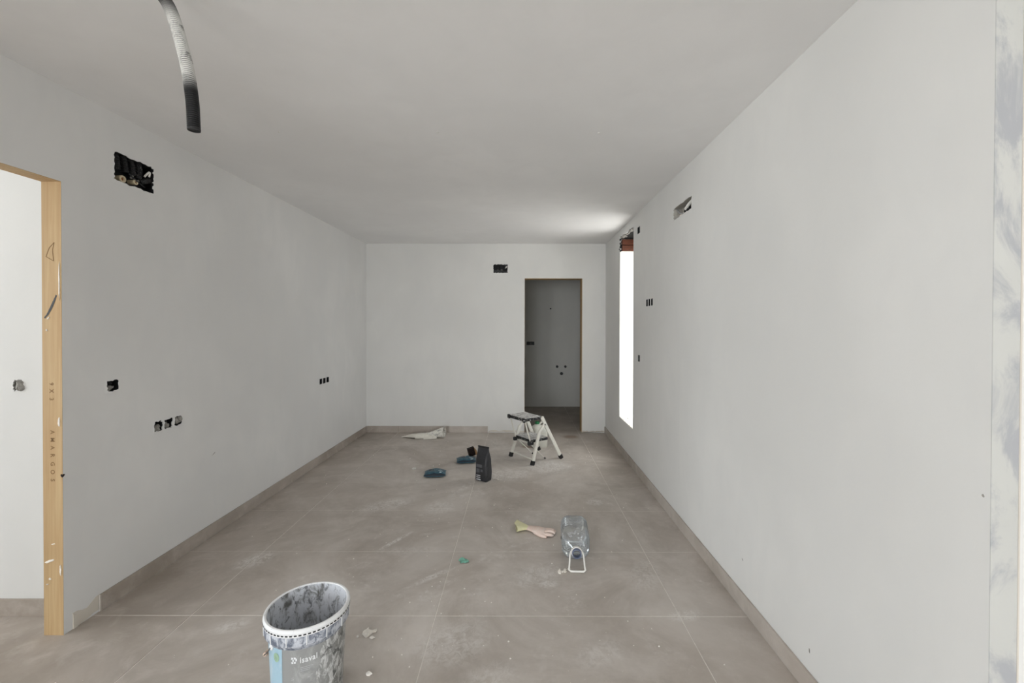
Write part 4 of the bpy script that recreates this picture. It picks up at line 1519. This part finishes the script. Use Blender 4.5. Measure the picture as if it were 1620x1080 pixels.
ringy(-0.190, -0.160, 0.0275, 0.0225, 'neck', 'neck_blue')
ringy(-0.172, -0.156, 0.0335, 0.0270, 'neck_collar', 'white_plastic')
MB().tube([(0.0335, -0.168, ax_z + 0.006), (0.040, -0.180, ax_z - 0.012), (0.044, -0.205, ax_z - 0.055), (0.047, -0.222, 0.014), (0.036, -0.226, 0.0075), (0, -0.226, 0.007), (-0.036, -0.226, 0.0075), (-0.047, -0.222, 0.014), (-0.044, -0.205, ax_z - 0.055), (-0.040, -0.180, ax_z - 0.012), (-0.0335, -0.168, ax_z + 0.006)],
          [0.0045, 0.0045, 0.005, 0.0058, 0.0062, 0.0065, 0.0062, 0.0058, 0.005, 0.0045, 0.0045], 10).build('carry_handle', 'white_plastic', wbt, smooth=True)
MB().cbox(-0.0895, -0.0845, -0.032, -0.018, ax_z + 0.005, ax_z + 0.022, 0.001).build('torn_label', 'black_soft', wbt)


# ------------------------------------------------------------------ debris
def flake(loc, poly, th, label, name, mat, cat, seed):
    n_ = len(poly)
    rr_ = random.Random(seed)
    c = (sum(p[0] for p in poly) / n_, sum(p[1] for p in poly) / n_)
    a = [(loc[0] + x, loc[1] + y, 0.0015) for x, y in poly]
    b_ = [(loc[0] + c[0] + (x - c[0]) * 0.96, loc[1] + c[1] + (y - c[1]) * 0.96, 0.0015 + th * rr_.uniform(0.7, 1.2)) for x, y in poly]
    c_ = [(loc[0] + c[0] + (x - c[0]) * 0.5, loc[1] + c[1] + (y - c[1]) * 0.5, 0.0015 + th * rr_.uniform(1.0, 1.5)) for x, y in poly]
    o = MB().loft([a, b_, c_], True, True).build(name, mat, at=(loc[0], loc[1], 0))
    return tag(o, label, cat)


pl = [(-0.032, 0.004), (-0.027, 0.010), (-0.022, 0.014), (-0.015, 0.030), (-0.008, 0.016), (0.002, 0.012), (0.016, 0.014), (0.028, 0.016), (0.031, 0.010), (0.026, 0.000), (0.016, -0.002), (0.010, -0.014), (0.000, -0.030), (-0.004, -0.034), (-0.014, -0.028), (-0.022, -0.020), (-0.030, -0.012)]
flake((-0.692, 1.985), pl, 0.006, 'pale jagged flake of plaster on the tiles right of the bucket', 'plaster_flake', 'pale_plaster_lump', 'plaster flake', 3)
o = lump((-0.735, 1.952, 0.0065), 0.006, 9, (1, 1, 0.8)).build('plaster_crumb', 'crumb_white', at=(-0.735, 1.952, 0))
tag(o, 'tiny round crumb left of the jagged plaster flake', 'plaster crumb')
o = lump((-0.668, 1.948, 0.006), 0.008, 11, (1.5, 0.8, 0.6)).build('plaster_crumb', 'crumb_white', at=(-0.668, 1.948, 0))
tag(o, 'small oblong crumb just below the jagged plaster flake', 'plaster crumb')
o = lump((-0.612, 1.745, 0.006), 0.009, 15, (1.4, 1.0, 0.7)).build('plaster_crumb', 'crumb_white', at=(-0.612, 1.745, 0))
tag(o, 'small white crumb at the right foot of the bucket', 'plaster crumb')
# crumbled heap beside the bottle handle
hp_ = MB()
rr = random.Random(8)
for k in range(34):
    t = rr.random()
    x = 0.232 + 0.075 * t + rr.gauss(0, 0.008)
    y = 2.470 + 0.045 * t + rr.gauss(0, 0.008)
    s = rr.uniform(0.0025, 0.0075) * (1.1 - 0.5 * t)
    l_ = lump((x, y, 0.0008 + s * 0.75), s, k, (1.2, 1.0, 0.8), 6)
    hp_.add(l_.v, l_.f)
o = hp_.build('plaster_rubble', 'pale_plaster_lump', at=(0.26, 2.49, 0))
tag(o, 'little trail of crushed pale plaster beside the bottle handle', 'rubble')
o['kind'] = 'stuff'

# green scrap of film
sc_ = thing('film_scrap', (-0.334, 2.590, 0), 'crumpled green plastic film scrap beside the long grout line', 'plastic scrap', rz=0.3, local=True)


def fs_(a, b):
    return ((a - 0.5) * 0.050 + 0.004 * math.sin(b * 5), (b - 0.5) * 0.042 + 0.006 * math.sin(a * 6), 0.0025 + 0.010 * abs(mnoise.noise(Vector((a * 3.1, b * 3.1, 2)))) + 0.012 * b * (1 - abs(2 * a - 1)))


crumple_sheet(fs_, 8, 8, 'crumpled_film', 'green_scrap', sc_, 0.0006)

# small white disc lid on the floor
o = MB().lathe([(0.0, 0.0015), (0.019, 0.0015), (0.020, 0.003), (0.020, 0.009), (0.018, 0.0105), (0.015, 0.0105), (0.014, 0.006), (0.0, 0.006)], 24, (-1.043, 4.262, 0)).build('bottle_lid', 'white_plastic', at=(-1.043, 4.262, 0), smooth=True)
tag(o, 'tiny white bottle lid on the tiles left of the teal packets', 'bottle lid')
o = crumple_sheet(lambda a, b: (-0.245 + 0.055 * a, 3.985 + 0.022 * (b - 0.5) - 0.02 * a, 0.002 + 0.014 * math.sin(a * 3) * (1 - b * 0.6)), 6, 4, 'paper_scrap', 'paper_plain', None)
tag(o, 'thin pale paper scrap at the right foot of the black bag', 'paper scrap')

# plaster crumbs strewn over the floor
cr = MB()
rr = random.Random(77)
cnt = 0
while cnt < 420:
    x, y = rr.gauss(-0.25, 0.75), rr.uniform(1.25, 5.4)
    if not (-1.9 < x < 1.05):
        continue
    if abs(x - BX) < 0.16 and abs(y - BY) < 0.16:
        continue
    if any(abs(x - a_) < b_ and abs(y - c_) < d_ for a_, b_, c_, d_ in ((0.232, 0.14, 5.06, 0.14), (0.175, 0.3, 4.65, 0.3), (-0.33, 0.1, 3.965, 0.1), (-0.8, 0.12, 4.085, 0.1), (-0.53, 0.14, 4.55, 0.25), (0.1, 0.18, 3.0, 0.14), (0.35, 0.12, 2.66, 0.24), (-1.2, 0.34, 5.47, 0.15))):
        continue
    s = rr.choice((0.0010, 0.0014, 0.0018, 0.0024, 0.0034)) * rr.uniform(0.7, 1.2)
    l_ = lump((x, y, s * 0.7), s, cnt, (1.2, 1.0, 0.8), 5)
    cr.add(l_.v, l_.f)
    cnt += 1
o = cr.build('plaster_crumbs', 'crumb_white')
tag(o, 'scattered white plaster crumbs all over the tile floor', 'crumbs')
o['kind'] = 'stuff'

# helper properties are no longer needed
for o in bpy.data.objects:
    if '_base' in o:
        del o['_base']
